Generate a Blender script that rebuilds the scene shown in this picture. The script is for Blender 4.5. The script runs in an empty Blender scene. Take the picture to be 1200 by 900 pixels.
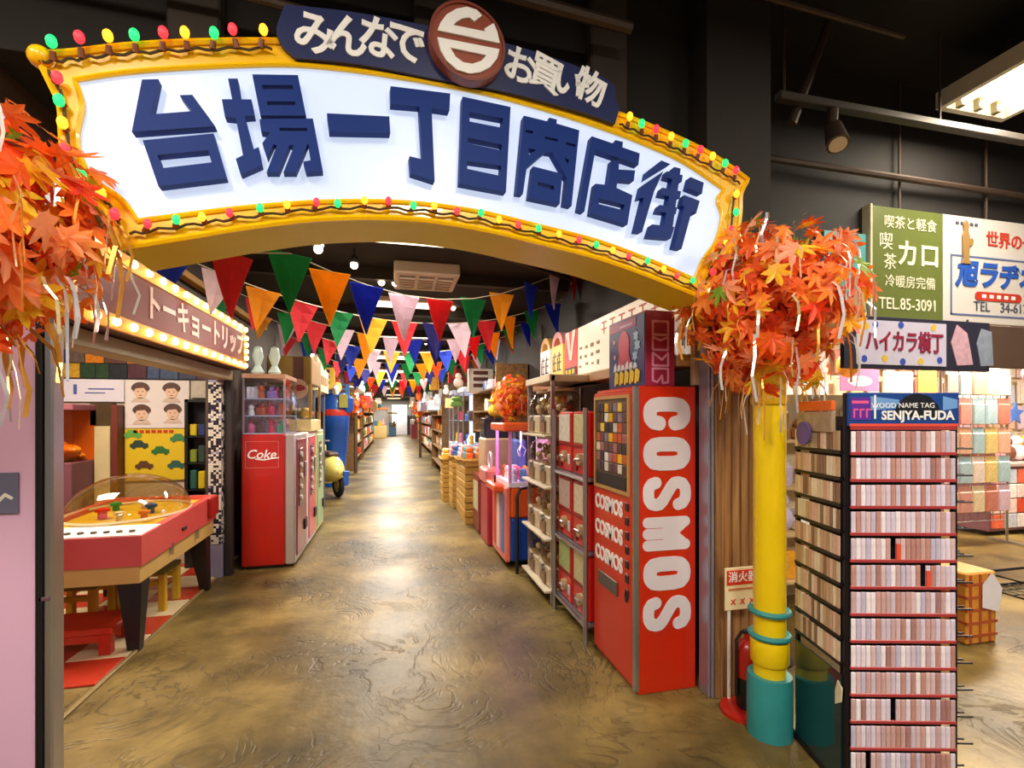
import bpy, bmesh, math, random
from mathutils import Vector as V, Matrix as MT
from mathutils.geometry import tessellate_polygon

rnd = random.Random(11)
scene = bpy.context.scene
COL = scene.collection

# ------------------------------------------------------------------ camera
F, HZ, H = 577.0, 488.0, 1.6          # focal length in pixels (1200x900), horizon row, eye height
YAW = math.radians(13.5)
CY, SY = math.cos(YAW), math.sin(YAW)
cd = bpy.data.cameras.new('camera')
cam = bpy.data.objects.new('camera', cd)
COL.objects.link(cam)
cam.location = (0, 0, H)
cam.rotation_euler = (math.pi / 2, 0, -YAW)
cd.sensor_width = 36
cd.lens = F / 1200 * 36
cd.shift_y = (HZ - 450) / 1200
cd.clip_start = 0.05
scene.camera = cam

# ------------------------------------------------------------------ view, world
scene.view_settings.view_transform = 'Standard'
scene.view_settings.look = 'None'
scene.view_settings.exposure = 0.2
scene.view_settings.gamma = 1.0
w = bpy.data.worlds.new('world')
scene.world = w
w.use_nodes = True
w.node_tree.nodes['Background'].inputs[0].default_value = (1.0, 0.86, 0.72, 1)
w.node_tree.nodes['Background'].inputs[1].default_value = 0.16


def add_area(name, loc, rot, sx, sy, power, color=(1, .85, .65), spread=180):
    l = bpy.data.lights.new(name, 'AREA')
    l.shape = 'RECTANGLE'; l.size = sx; l.size_y = sy
    l.energy = power; l.color = color; l.spread = math.radians(spread)
    o = bpy.data.objects.new(name, l)
    COL.objects.link(o)
    o.location = loc; o.rotation_euler = rot
    return o


# ceiling fluorescents: one in view, four unseen added for front light (fixtures further down)
FLUO = [(4.12, 2.1, 3.88, 0), (1.0, -0.9, 3.93, 0), (-1.2, -0.9, 3.93, 0), (3.6, -0.6, 3.93, 0), (-2.4, 0.4, 3.93, 0)]
for k, (x, y, z, r) in enumerate(FLUO):
    add_area('fluorescent_light', (x, y, z - .1), (0, 0, r), .5, 1.15, [60, 92, 92, 85, 50][k], (1, .9, .76))
# corridor ceiling panels (fixtures below)
PANELS = [(-.1, 4.3, 48), (.2, 6.9, 85), (.1, 9.6, 130), (0, 13, 190), (0, 17, 200), (0, 22, 220), (0, 28, 230), (0, 36, 240), (0, 43, 200)]  # last panel added to carry light to the end wall
for x, y, p in PANELS:
    add_area('corridor_light', (x, y, 3.1), (0, 0, 0), 1.1, .3, p, (1, .92, .8))
# shop interior ceiling lamps
add_area('shop_light', (-2.7, 4.3, 2.82), (0, 0, 0), 1.0, .6, 75, (1, .86, .66))
add_area('shop_light', (4.2, 4.4, 2.85), (0, 0, 0), 1.5, .5, 100, (1, .84, .62))
add_area('shop_light', (7.4, 4.4, 2.85), (0, 0, 0), 1.5, .5, 185, (1, .84, .64))
add_area('shop_light', (10.2, 3.6, 2.85), (0, 0, 0), 1.5, .5, 150, (1, .84, .62))


# ------------------------------------------------------------------ measuring helpers
def ray(x, y):
    u = (x - 600) / F; v = (HZ - y) / F
    return V((u * CY + SY, -u * SY + CY, v))


EYE = V((0, 0, H))


def atX(x, y, X):
    d = ray(x, y); return EYE + d * (X / d.x)


def atY(x, y, Y):
    d = ray(x, y); return EYE + d * (Y / d.y)


# ------------------------------------------------------------------ materials
def lin(h):
    h = h.lstrip('#')
    c = [int(h[i:i + 2], 16) / 255 for i in (0, 2, 4)]
    return tuple((k / 12.92 if k <= .04045 else ((k + .055) / 1.055) ** 2.4) for k in c) + (1,)


MATS = {}


def pm(name, col, rough=.5, metal=0., var=.12, scale=6., bump=0., emis=0., coat=0., alpha=1., spec=.5, stretch=None, ecol=None):
    """Principled material with a soft procedural colour variation."""
    if name in MATS: return MATS[name]
    m = bpy.data.materials.new(name); m.use_nodes = True
    nt = m.node_tree; b = nt.nodes['Principled BSDF']
    c = lin(col)
    b.inputs['Roughness'].default_value = rough
    b.inputs['Metallic'].default_value = metal
    b.inputs['Coat Weight'].default_value = coat
    b.inputs['Specular IOR Level'].default_value = spec
    b.inputs['Alpha'].default_value = alpha
    tc = nt.nodes.new('ShaderNodeTexCoord')
    src = tc.outputs['Object']
    if stretch:
        mp = nt.nodes.new('ShaderNodeMapping'); mp.inputs['Scale'].default_value = stretch
        nt.links.new(src, mp.inputs[0]); src = mp.outputs[0]
    nz = nt.nodes.new('ShaderNodeTexNoise'); nz.inputs['Scale'].default_value = scale; nz.inputs['Detail'].default_value = 4
    nt.links.new(src, nz.inputs['Vector'])
    mx = nt.nodes.new('ShaderNodeMix'); mx.data_type = 'RGBA'
    mx.inputs[6].default_value = tuple(k * (1 - var) for k in c[:3]) + (1,)
    mx.inputs[7].default_value = tuple(min(1, k * (1 + var)) for k in c[:3]) + (1,)
    nt.links.new(nz.outputs['Fac'], mx.inputs[0])
    nt.links.new(mx.outputs[2], b.inputs['Base Color'])
    if bump:
        bp = nt.nodes.new('ShaderNodeBump'); bp.inputs['Strength'].default_value = bump; bp.inputs['Distance'].default_value = .01
        nt.links.new(nz.outputs['Fac'], bp.inputs['Height']); nt.links.new(bp.outputs[0], b.inputs['Normal'])
    if emis:
        b.inputs['Emission Color'].default_value = lin(ecol) if ecol else c
        b.inputs['Emission Strength'].default_value = emis
        m.cycles.emission_sampling = 'NONE'
    MATS[name] = m
    return m


def pick(name, cols, rough=.5, island=False, metal=0., var=.1, coat=0., emis=0.):
    """Material that takes one of several colours for each object (or each mesh island)."""
    if name in MATS: return MATS[name]
    m = bpy.data.materials.new(name); m.use_nodes = True
    nt = m.node_tree; b = nt.nodes['Principled BSDF']
    b.inputs['Roughness'].default_value = rough; b.inputs['Metallic'].default_value = metal
    b.inputs['Coat Weight'].default_value = coat
    if island:
        g = nt.nodes.new('ShaderNodeNewGeometry'); src = g.outputs['Random Per Island']
    else:
        g = nt.nodes.new('ShaderNodeObjectInfo'); src = g.outputs['Random']
    r = nt.nodes.new('ShaderNodeValToRGB'); r.color_ramp.interpolation = 'CONSTANT'
    el = r.color_ramp.elements
    while len(el) > 1: el.remove(el[-1])
    el[0].position = 0; el[0].color = lin(cols[0])
    for k, c in enumerate(cols[1:], 1):
        e = el.new(k / len(cols)); e.color = lin(c)
    nt.links.new(src, r.inputs[0])
    tc = nt.nodes.new('ShaderNodeTexCoord')
    nz = nt.nodes.new('ShaderNodeTexNoise'); nz.inputs['Scale'].default_value = 25
    nt.links.new(tc.outputs['Object'], nz.inputs['Vector'])
    mr = nt.nodes.new('ShaderNodeMapRange'); mr.inputs[3].default_value = 1 - var; mr.inputs[4].default_value = 1 + var
    nt.links.new(nz.outputs['Fac'], mr.inputs[0])
    mx = nt.nodes.new('ShaderNodeMix'); mx.data_type = 'RGBA'; mx.blend_type = 'MULTIPLY'; mx.inputs[0].default_value = 1
    nt.links.new(r.outputs[0], mx.inputs[6]); nt.links.new(mr.outputs[0], mx.inputs[7])
    nt.links.new(mx.outputs[2], b.inputs['Base Color'])
    if emis:
        nt.links.new(mx.outputs[2], b.inputs['Emission Color']); b.inputs['Emission Strength'].default_value = emis
        m.cycles.emission_sampling = 'NONE'
    MATS[name] = m
    return m


def glass(name, tint='ffffff', mixf=.12, rough=.03):
    """Thin clear plastic: mostly transparent with a glossy skin."""
    if name in MATS: return MATS[name]
    m = bpy.data.materials.new(name); m.use_nodes = True
    nt = m.node_tree; nt.nodes.remove(nt.nodes['Principled BSDF'])
    t = nt.nodes.new('ShaderNodeBsdfTransparent'); t.inputs[0].default_value = lin(tint)
    g = nt.nodes.new('ShaderNodeBsdfGlossy'); g.inputs['Roughness'].default_value = rough
    lw = nt.nodes.new('ShaderNodeLayerWeight'); lw.inputs[0].default_value = .5
    fr = nt.nodes.new('ShaderNodeMath'); fr.operation = 'POWER'; fr.inputs[1].default_value = 3.5
    nt.links.new(lw.outputs['Facing'], fr.inputs[0])
    ad = nt.nodes.new('ShaderNodeMath'); ad.operation = 'MULTIPLY_ADD'; ad.use_clamp = True; ad.inputs[1].default_value = .55; ad.inputs[2].default_value = mixf * .3
    mx = nt.nodes.new('ShaderNodeMixShader')
    nt.links.new(fr.outputs[0], ad.inputs[0]); nt.links.new(ad.outputs[0], mx.inputs[0])
    nt.links.new(t.outputs[0], mx.inputs[1]); nt.links.new(g.outputs[0], mx.inputs[2])
    nt.links.new(mx.outputs[0], nt.nodes['Material Output'].inputs[0])
    MATS[name] = m
    return m


def emit(name, col, s):
    return pm(name, col, .5, emis=s, var=.03)


def floor_mat():
    m = bpy.data.materials.new('stained_concrete'); m.use_nodes = True
    nt = m.node_tree; N = nt.nodes.new; L = nt.links.new; b = nt.nodes['Principled BSDF']
    tc = N('ShaderNodeTexCoord')
    n1 = N('ShaderNodeTexNoise'); n1.inputs['Scale'].default_value = .9; n1.inputs['Detail'].default_value = 6; n1.inputs['Roughness'].default_value = .62
    L(tc.outputs['Object'], n1.inputs['Vector'])
    r1 = N('ShaderNodeValToRGB'); e = r1.color_ramp.elements
    e[0].position = .32; e[0].color = lin('30270f'); e[1].position = .68; e[1].color = lin('a38b50')
    k = e.new(.5); k.color = lin('6c5a30')
    L(n1.outputs['Fac'], r1.inputs[0])
    # trowel swirls: contour lines of a warped noise
    n2 = N('ShaderNodeTexNoise'); n2.inputs['Scale'].default_value = 1.5; n2.inputs['Detail'].default_value = 4.5; n2.inputs['Roughness'].default_value = .6; n2.inputs['Distortion'].default_value = 2.2
    L(tc.outputs['Object'], n2.inputs['Vector'])
    mu = N('ShaderNodeMath'); mu.operation = 'MULTIPLY'; mu.inputs[1].default_value = 6
    L(n2.outputs['Fac'], mu.inputs[0])
    fr = N('ShaderNodeMath'); fr.operation = 'PINGPONG'; fr.inputs[1].default_value = .5
    L(mu.outputs[0], fr.inputs[0])
    ln = N('ShaderNodeMapRange'); ln.inputs[1].default_value = 0; ln.inputs[2].default_value = .2; ln.interpolation_type = 'SMOOTHSTEP'
    L(fr.outputs[0], ln.inputs[0])
    n3 = N('ShaderNodeTexNoise'); n3.inputs['Scale'].default_value = 1.1; n3.inputs['Detail'].default_value = 3
    L(tc.outputs['Object'], n3.inputs['Vector'])
    g3 = N('ShaderNodeMapRange'); g3.inputs[1].default_value = .42; g3.inputs[2].default_value = .62
    L(n3.outputs['Fac'], g3.inputs[0])
    # line strength
    ls = N('ShaderNodeMath'); ls.operation = 'SUBTRACT'; ls.inputs[0].default_value = 1; L(ln.outputs[0], ls.inputs[1])
    l2 = N('ShaderNodeMath'); l2.operation = 'MULTIPLY'; L(ls.outputs[0], l2.inputs[0]); L(g3.outputs[0], l2.inputs[1])
    mx = N('ShaderNodeMix'); mx.data_type = 'RGBA'; mx.blend_type = 'MULTIPLY'
    sc = N('ShaderNodeMath'); sc.operation = 'MULTIPLY'; sc.inputs[1].default_value = .5; L(l2.outputs[0], sc.inputs[0])
    L(sc.outputs[0], mx.inputs[0]); L(r1.outputs[0], mx.inputs[6]); mx.inputs[7].default_value = lin('503e26')
    L(mx.outputs[2], b.inputs['Base Color'])
    n4 = N('ShaderNodeTexNoise'); n4.inputs['Scale'].default_value = 14; n4.inputs['Detail'].default_value = 5
    L(tc.outputs['Object'], n4.inputs['Vector'])
    hh = N('ShaderNodeMath'); hh.operation = 'MULTIPLY_ADD'; hh.inputs[1].default_value = .5; L(n4.outputs['Fac'], hh.inputs[0])
    mi = N('ShaderNodeMath'); mi.operation = 'MULTIPLY'; mi.inputs[1].default_value = -.55; L(l2.outputs[0], mi.inputs[0])
    L(mi.outputs[0], hh.inputs[2])
    bp = N('ShaderNodeBump'); bp.inputs['Strength'].default_value = .33; bp.inputs['Distance'].default_value = .02
    L(hh.outputs[0], bp.inputs['Height']); L(bp.outputs[0], b.inputs['Normal'])
    rr = N('ShaderNodeMapRange'); rr.inputs[3].default_value = .26; rr.inputs[4].default_value = .55
    L(n3.outputs['Fac'], rr.inputs[0]); L(rr.outputs[0], b.inputs['Roughness'])
    b.inputs['Specular IOR Level'].default_value = .4
    return m


def wood_mat(name, c1, c2, axis='Z', scale=3.):
    if name in MATS: return MATS[name]
    m = bpy.data.materials.new(name); m.use_nodes = True
    nt = m.node_tree; N = nt.nodes.new; L = nt.links.new; b = nt.nodes['Principled BSDF']
    tc = N('ShaderNodeTexCoord'); mp = N('ShaderNodeMapping')
    s = [9., 9., 9.]; s['XYZ'.index(axis)] = .5
    mp.inputs['Scale'].default_value = s
    L(tc.outputs['Object'], mp.inputs[0])
    nz = N('ShaderNodeTexNoise'); nz.inputs['Scale'].default_value = scale; nz.inputs['Detail'].default_value = 6; nz.inputs['Distortion'].default_value = .6
    L(mp.outputs[0], nz.inputs['Vector'])
    r = N('ShaderNodeValToRGB'); e = r.color_ramp.elements
    e[0].position = .3; e[0].color = lin(c1); e[1].position = .7; e[1].color = lin(c2)
    L(nz.outputs['Fac'], r.inputs[0]); L(r.outputs[0], b.inputs['Base Color'])
    b.inputs['Roughness'].default_value = .55
    bp = N('ShaderNodeBump'); bp.inputs['Strength'].default_value = .25; bp.inputs['Distance'].default_value = .01
    L(nz.outputs['Fac'], bp.inputs['Height']); L(bp.outputs[0], b.inputs['Normal'])
    MATS[name] = m
    return m


# ------------------------------------------------------------------ mesh builder
X, Y, Z = V((1, 0, 0)), V((0, 1, 0)), V((0, 0, 1))


def wloc(o):
    p = V((0, 0, 0))
    while o is not None:
        p = p + o.location; o = o.parent
    return p


class MB:
    def __init__(self): self.v = []; self.f = []; self.mi = []; self.cur = 0; self.e = 0.

    def add(self, vs, fs):
        b = len(self.v); self.v += [tuple(p) for p in vs]
        for f in fs: self.f.append(tuple(i + b for i in f)); self.mi.append(self.cur)
        return self

    def mat(self, k): self.cur = k; return self

    def box(self, x0, x1, y0, y1, z0, z1, b=0):
        x0, x1 = sorted((x0, x1)); y0, y1 = sorted((y0, y1)); z0, z1 = sorted((z0, z1))
        if b <= 0:
            vs = [(x, y, z) for x in (x0, x1) for y in (y0, y1) for z in (z0, z1)]
            return self.add(vs, [(0, 1, 3, 2), (4, 6, 7, 5), (0, 4, 5, 1), (2, 3, 7, 6), (0, 2, 6, 4), (1, 5, 7, 3)])
        b = min(b, (x1 - x0) / 2.1, (y1 - y0) / 2.1, (z1 - z0) / 2.1)
        lo = (x0, y0, z0); hi = (x1, y1, z1); vs = []; idx = {}
        for sx in (0, 1):
            for sy in (0, 1):
                for sz in (0, 1):
                    s = (sx, sy, sz)
                    for a in range(3):
                        p = []
                        for k in range(3):
                            e = hi[k] if s[k] else lo[k]
                            if k != a: e += -b if s[k] else b
                            p.append(e)
                        idx[s, a] = len(vs); vs.append(p)
        fs = []
        for a in range(3):
            o1, o2 = [k for k in range(3) if k != a]
            for sa in (0, 1):
                q = []
                for (i, j) in ((0, 0), (1, 0), (1, 1), (0, 1)):
                    s = [0, 0, 0]; s[a] = sa; s[o1] = i; s[o2] = j; q.append(idx[tuple(s), a])
                fs.append(tuple(q))
        for a in range(3):
            o1, o2 = [k for k in range(3) if k != a]
            for i in (0, 1):
                for j in (0, 1):
                    s0 = [0, 0, 0]; s0[o1] = i; s0[o2] = j; s1 = list(s0); s1[a] = 1
                    s0 = tuple(s0); s1 = tuple(s1)
                    fs.append((idx[s0, o1], idx[s1, o1], idx[s1, o2], idx[s0, o2]))
        for sx in (0, 1):
            for sy in (0, 1):
                for sz in (0, 1):
                    s = (sx, sy, sz); fs.append((idx[s, 0], idx[s, 1], idx[s, 2]))
        return self.add(vs, fs)

    def cyl(self, p0, p1, r0, r1=None, n=12):
        p0, p1 = V(p0), V(p1); r1 = r0 if r1 is None else r1
        d = (p1 - p0).normalized(); a = d.cross(Z if abs(d.z) < .9 else X).normalized(); c = d.cross(a)
        vs = []
        for p, r in ((p0, r0), (p1, r1)):
            for k in range(n):
                t = 2 * math.pi * k / n; vs.append(p + a * (r * math.cos(t)) + c * (r * math.sin(t)))
        fs = [(k, (k + 1) % n, n + (k + 1) % n, n + k) for k in range(n)]
        return self.add(vs, fs + [tuple(range(n))[::-1], tuple(range(n, 2 * n))])

    def tube(self, pts, r, n=6, closed=False):
        pts = [V(p) for p in pts]; m = len(pts); vs = []; prev = None
        for i, p in enumerate(pts):
            a = pts[(i - 1) % m] if (closed or i > 0) else p
            b = pts[(i + 1) % m] if (closed or i < m - 1) else p
            d = (b - a).normalized()
            if prev is None: s = d.cross(Z if abs(d.z) < .9 else X).normalized()
            else:
                s = prev - d * prev.dot(d); s = s.normalized() if s.length > 1e-6 else d.cross(X).normalized()
            prev = s; c = d.cross(s)
            for k in range(n):
                t = 2 * math.pi * k / n; vs.append(p + s * (r * math.cos(t)) + c * (r * math.sin(t)))
        fs = []
        for i in range(m if closed else m - 1):
            for k in range(n):
                j = (i + 1) % m
                fs.append((i * n + k, i * n + (k + 1) % n, j * n + (k + 1) % n, j * n + k))
        if not closed: fs += [tuple(range(n))[::-1], tuple((m - 1) * n + k for k in range(n))]
        return self.add(vs, fs)

    def lathe(self, prof, c=(0, 0, 0), n=24):
        c = V(c); vs = []; m = len(prof)
        for r, z in prof:
            for k in range(n):
                t = 2 * math.pi * k / n; vs.append(c + V((r * math.cos(t), r * math.sin(t), z)))
        fs = [(i * n + k, i * n + (k + 1) % n, (i + 1) * n + (k + 1) % n, (i + 1) * n + k) for i in range(m - 1) for k in range(n)]
        fs += [tuple(range(n))[::-1], tuple((m - 1) * n + k for k in range(n))]
        return self.add(vs, fs)

    def ball(self, c, r, n=10, m=7, s=(1, 1, 1)):
        prof = [(max(1e-4, r * math.sin(math.pi * i / m)), -r * math.cos(math.pi * i / m)) for i in range(m + 1)]
        b = len(self.v); self.lathe(prof, (0, 0, 0), n)
        for i in range(b, len(self.v)):
            p = self.v[i]; self.v[i] = (c[0] + p[0] * s[0], c[1] + p[1] * s[1], c[2] + p[2] * s[2])
        return self

    def prism(self, poly, fr, d0, d1, holes=()):
        """Polygon (with holes) in the frame fr = (origin, ex, ey), from depth d0 to d1 along ex x ey."""
        o, ex, ey = fr; nn = ex.cross(ey).normalized()
        loops = [list(poly)] + [list(h) for h in holes]
        flat = [p for l in loops for p in l]; n = len(flat)
        tris = tessellate_polygon([[V((p[0], p[1], 0)) for p in l] for l in loops])
        P = lambda p, d: o + ex * p[0] + ey * p[1] + nn * d
        vs = [P(p, d0) for p in flat] + [P(p, d1) for p in flat]
        fs = [tuple(t) for t in tris] + [tuple(i + n for i in t) for t in tris]
        b = 0
        for l in loops:
            for k in range(len(l)):
                i, j = b + k, b + (k + 1) % len(l); fs.append((i, j, j + n, i + n))
            b += len(l)
        return self.add(vs, fs)

    def rect(self, fr, x0, x1, y0, y1, d0, d1):
        return self.prism([(x0, y0), (x1, y0), (x1, y1), (x0, y1)], fr, d0, d1)

    def ell(self, fr, cx, cy, rx, ry, d0, d1, n=20):
        return self.prism([(cx + rx * math.cos(2 * math.pi * k / n), cy + ry * math.sin(2 * math.pi * k / n)) for k in range(n)], fr, d0, d1)

    def stroke(self, pts, wd, fr, d0, d1, n=14, closed=False):
        """Round-ended thick line."""
        q = list(pts) + ([pts[0]] if closed else [])
        for k in range(len(q) - 1):
            a, b = V(q[k]), V(q[k + 1]); d = (b - a)
            if d.length < 1e-6: continue
            d.normalize(); s = V((-d.y, d.x)) * (wd / 2)
            self.prism([a + s, a - s, b - s, b + s], fr, d0, d1 + self.e); self.e += 4e-5
        for p in pts: self.ell(fr, p[0], p[1], wd / 2, wd / 2, d0, d1 + self.e, n); self.e += 4e-5
        return self

    def build(self, name, mats, parent=None, smooth=False, kind=None, label=None):
        me = bpy.data.meshes.new(name)
        off = wloc(parent)
        me.from_pydata([(p[0] - off.x, p[1] - off.y, p[2] - off.z) for p in self.v], [], self.f)
        if not isinstance(mats, (list, tuple)): mats = [mats]
        for m in mats: me.materials.append(m)
        me.polygons.foreach_set('material_index', self.mi)
        bm = bmesh.new(); bm.from_mesh(me); bmesh.ops.recalc_face_normals(bm, faces=bm.faces); bm.to_mesh(me); bm.free()
        if smooth:
            me.shade_smooth()
            me.set_sharp_from_angle(angle=math.radians(40))
        me.update()
        o = bpy.data.objects.new(name, me); COL.objects.link(o); o.parent = parent
        if kind: o['kind'] = kind
        if label: o['label'] = label
        return o


def recentre(o):
    """Move a parentless mesh's origin to the middle of its base."""
    me = o.data
    xs = [v.co for v in me.vertices]
    c = V(((min(p.x for p in xs) + max(p.x for p in xs)) / 2, (min(p.y for p in xs) + max(p.y for p in xs)) / 2, min(p.z for p in xs)))
    me.transform(MT.Translation(-c)); o.location = c
    return o


def tag(o, label, cat, group=None, kind=None):
    o['label'] = label; o['category'] = cat
    if group: o['group'] = group
    if kind: o['kind'] = kind
    return o


def thing(name, label, cat, loc=(0, 0, 0), group=None):
    o = bpy.data.objects.new(name, None); COL.objects.link(o); o.location = loc
    o.empty_display_size = .1
    return tag(o, label, cat, group)


def struct(name, mb, mats, smooth=False):
    o = mb.build(name, mats, None, smooth); o['kind'] = 'structure'
    return o


def copy_tree(o, parent=None):
    c = o.copy(); COL.objects.link(c); c.parent = parent
    for ch in list(o.children): copy_tree(ch, c)
    return c


def text(s, size, fr, mat, parent, name='lettering', bold=0., ext=.003, sx=1., shear=0., space=1., label=None):
    cu = bpy.data.curves.new('t', 'FONT'); cu.body = s; cu.size = size; cu.offset = bold; cu.extrude = ext
    cu.align_x = 'CENTER'; cu.align_y = 'CENTER'; cu.resolution_u = 3; cu.shear = shear; cu.space_character = space
    ob = bpy.data.objects.new('t', cu); COL.objects.link(ob)
    dg = bpy.context.evaluated_depsgraph_get()
    me = bpy.data.meshes.new_from_object(ob.evaluated_get(dg))
    bpy.data.objects.remove(ob); bpy.data.curves.remove(cu)
    o, ex, ey = fr; ex = ex.normalized(); ey = ey.normalized(); nn = ex.cross(ey)
    o = o - wloc(parent)
    me.transform(MT(((ex.x * sx, ey.x, nn.x, o.x), (ex.y * sx, ey.y, nn.y, o.y), (ex.z * sx, ey.z, nn.z, o.z), (0, 0, 0, 1))))
    me.materials.clear(); me.materials.append(mat); me.name = name
    ob = bpy.data.objects.new(name, me); COL.objects.link(ob); ob.parent = parent
    if label: ob['label'] = label
    return ob


def faceX(x, y, z): return (V((x, y, z)), Y, Z)          # sign facing +X
def faceNX(x, y, z): return (V((x, y, z)), -Y, Z)        # sign facing -X
def faceNY(x, y, z): return (V((x, y, z)), X, Z)         # sign facing -Y


def cr(pts, n=6):
    """Catmull-Rom through 2D points, open."""
    out = []
    P = [V(p) for p in pts]
    for i in range(len(P) - 1):
        p0 = P[max(0, i - 1)]; p1 = P[i]; p2 = P[i + 1]; p3 = P[min(len(P) - 1, i + 2)]
        for k in range(n):
            t = k / n
            out.append(.5 * ((2 * p1) + (p2 - p0) * t + (2 * p0 - 5 * p1 + 4 * p2 - p3) * t * t + (3 * p1 - p0 - 3 * p2 + p3) * t ** 3))
    out.append(P[-1])
    return out


# common materials
WHITE = pm('white_paint', 'e8e4e0', .45)
BLACK = pm('black_metal', '141416', .4)
DARK = pm('dark_plastic', '26242a', .45)
CHROME = pm('brushed_steel', 'b8b8c0', .28, .9, var=.06)
GREY = pm('grey_metal', '8a8a92', .4, .5)
RED = pm('red_enamel', 'b41c0e', .32, coat=.3)
CREAM = pm('cream_paint', 'e6d9b4', .5)
YELLOW = pm('yellow_paint', 'f2cf00', .35, var=.1, coat=.2)
NAVY = pm('navy_paint', '1c2657', .35)

# ================================================================== THE SETTING
DKWALL = pm('soot_black_wall', '1d1714', .75, var=.5, scale=1.2)
DKCEIL = pm('dark_ceiling', '16120f', .8, var=.4, scale=2)
FLOORM = floor_mat()
fl = struct('floor', MB().box(-6, 14, -4, 48, -.1, 0), FLOORM)
struct('ceiling', MB().box(-6, 14, -4, 3.05, 4.2, 4.3).box(-1.75, 2.0, 2.7, 48, 3.2, 3.3), DKCEIL)
struct('ceiling_shop', MB().box(-4.5, -1.76, 2.72, 6.0, 2.92, 3.0).box(2.12, 14, 3.1, 6.4, 2.95, 3.05), pm('shop_ceiling', 'b9a98c', .8))
struct('wall_left', MB().box(-1.85, -1.75, 5.56, 48, 0, 3.2), pm('left_wall', '4a3a30', .7, var=.3))
struct('wall_right', MB().box(2.0, 2.1, 2.56, 48, 0, 3.2), pm('right_wall', '241c17', .7, var=.3))
struct('wall_front', MB().box(-6, 2.1, 2.6, 2.7, 3.2, 4.2).box(-6, -2.7, 2.6, 2.7, 0, 3.2)
       .box(2.1, 14, 3.05, 3.12, 2.36, 4.2).box(1.7, 2.12, 2.42, 2.6, 2.625, 4.2), DKWALL)
struct('wall_end', MB().box(-1.85, 2.1, 46, 46.1, 0, 3.2), pm('end_wall', 'd8d4d0', .6))
struct('wall_shop_back', MB().box(-4.5, -1.85, 6.0, 6.1, 0, 2.92), pm('shop_back_wall', 'bcae9a', .7))
struct('wall_shop_side', MB().box(-4.6, -4.5, 2.7, 6.1, 0, 2.92), pm('shop_side_wall', 'a08c78', .7))
struct('wall_above_shop', MB().box(-1.85, -1.75, 2.7, 5.56, 2.55, 3.2), pm('brown_board', '3b2a1e', .6))
struct('wall_goods_back', MB().box(2.1, 14, 6.3, 6.4, 0, 2.95).box(13, 13.1, 3.1, 6.3, 0, 2.95), pm('goods_wall', 'e2d2b8', .7))

# ceiling joists, pipes and cables
for k in range(9):
    y = 3.6 + k * 1.9
    tag(recentre(MB().box(-1.74, 1.99, y, y + .09, 3.08, 3.2).build('ceiling_joist', pm('black_joist', '231d19', .6))),
        'black steel joist crossing the corridor ceiling, %s beyond the arch' % ['first', 'second', 'third', 'fourth', 'fifth', 'sixth', 'seventh', 'eighth', 'ninth'][k], 'joist', 'corridor ceiling joists')
PIPE = pm('brown_pipe', '4a3a30', .5, .3)
for k, (p0, p1, r, lab) in enumerate([
        ((-2.4, 2.2, 3.72), (1.2, 2.35, 3.62), .03, 'brown pipe slanting behind the top left of the arch sign'),
        ((-2.6, 2.3, 3.55), (.4, 2.45, 3.42), .02, 'thin cable tube just above the left bulbs of the arch'),
        ((.9, 2.3, 3.95), (3.2, 2.5, 4.05), .018, 'thin pipe under the dark ceiling right of the medallion'),
        ((-.9, 3.2, 3.03), (1.9, 5.1, 3.1), .02, 'slanting conduit under the corridor ceiling beyond the arch'),
        ((2.35, 2.95, 3.42), (8.5, 3.0, 3.42), .025, 'long dark conduit on the bulkhead above the green sign')]):
    tag(recentre(MB().tube([p0, p1], r, 8).build('ceiling_pipe', PIPE, None, True)), lab, 'pipe')
for k, (x, z0) in enumerate([(-1.0, 3.3), (.1, 3.3), (1.05, 3.28)]):
    tag(recentre(MB().box(x, x + .22, 2.52, 2.6, z0, 4.2, .01).build('bulkhead_strip', pm('bulkhead_strip', '3a2f2a', .7, var=.3))),
        ['brown strip on the bulkhead above the left bulbs', 'brown strip on the bulkhead left of the medallion', 'brown strip on the bulkhead right of the medallion'][k], 'panel')
# diagonal brace and lighting track on the right, with a spotlight
tag(recentre(MB().tube([(2.75, 2.62, 4.18), (2.45, 2.62, 3.45)], .03, 8).build('ceiling_brace', PIPE)), 'diagonal steel brace holding the lighting track', 'brace')
tk = thing('lighting_track', 'dark lighting track running below the ceiling above the green sign', 'track', (2.3, 2.57, 3.55))
MB().box(2.3, 5.4, 2.54, 2.6, 3.55, 3.6, .006).build('rail', pm('track_metal', '4a443e', .5, .4), tk)
for x in (2.35, 3.6, 5.0):
    MB().cyl((x, 2.57, 3.6), (x, 2.57, 4.2), .008, n=6).build('hanger', PIPE, tk)
sp = thing('spotlight', 'small swivelling spotlight hanging from the lighting track', 'spotlight', (2.72, 2.57, 3.3))
MB().cyl((2.72, 2.57, 3.55), (2.72, 2.57, 3.45), .03, .025, 10).build('bracket', PIPE, sp)
MB().cyl((2.72, 2.57, 3.44), (2.68, 2.5, 3.29), .05, .065, 14).build('lamp_head', pm('lamp_can', '5a4a40', .4, .5), sp, True)
MB().cyl((2.679, 2.498, 3.288), (2.677, 2.495, 3.282), .05, n=14).build('lens', pm('lamp_lens', 'd8c8a8', .1), sp)

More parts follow.
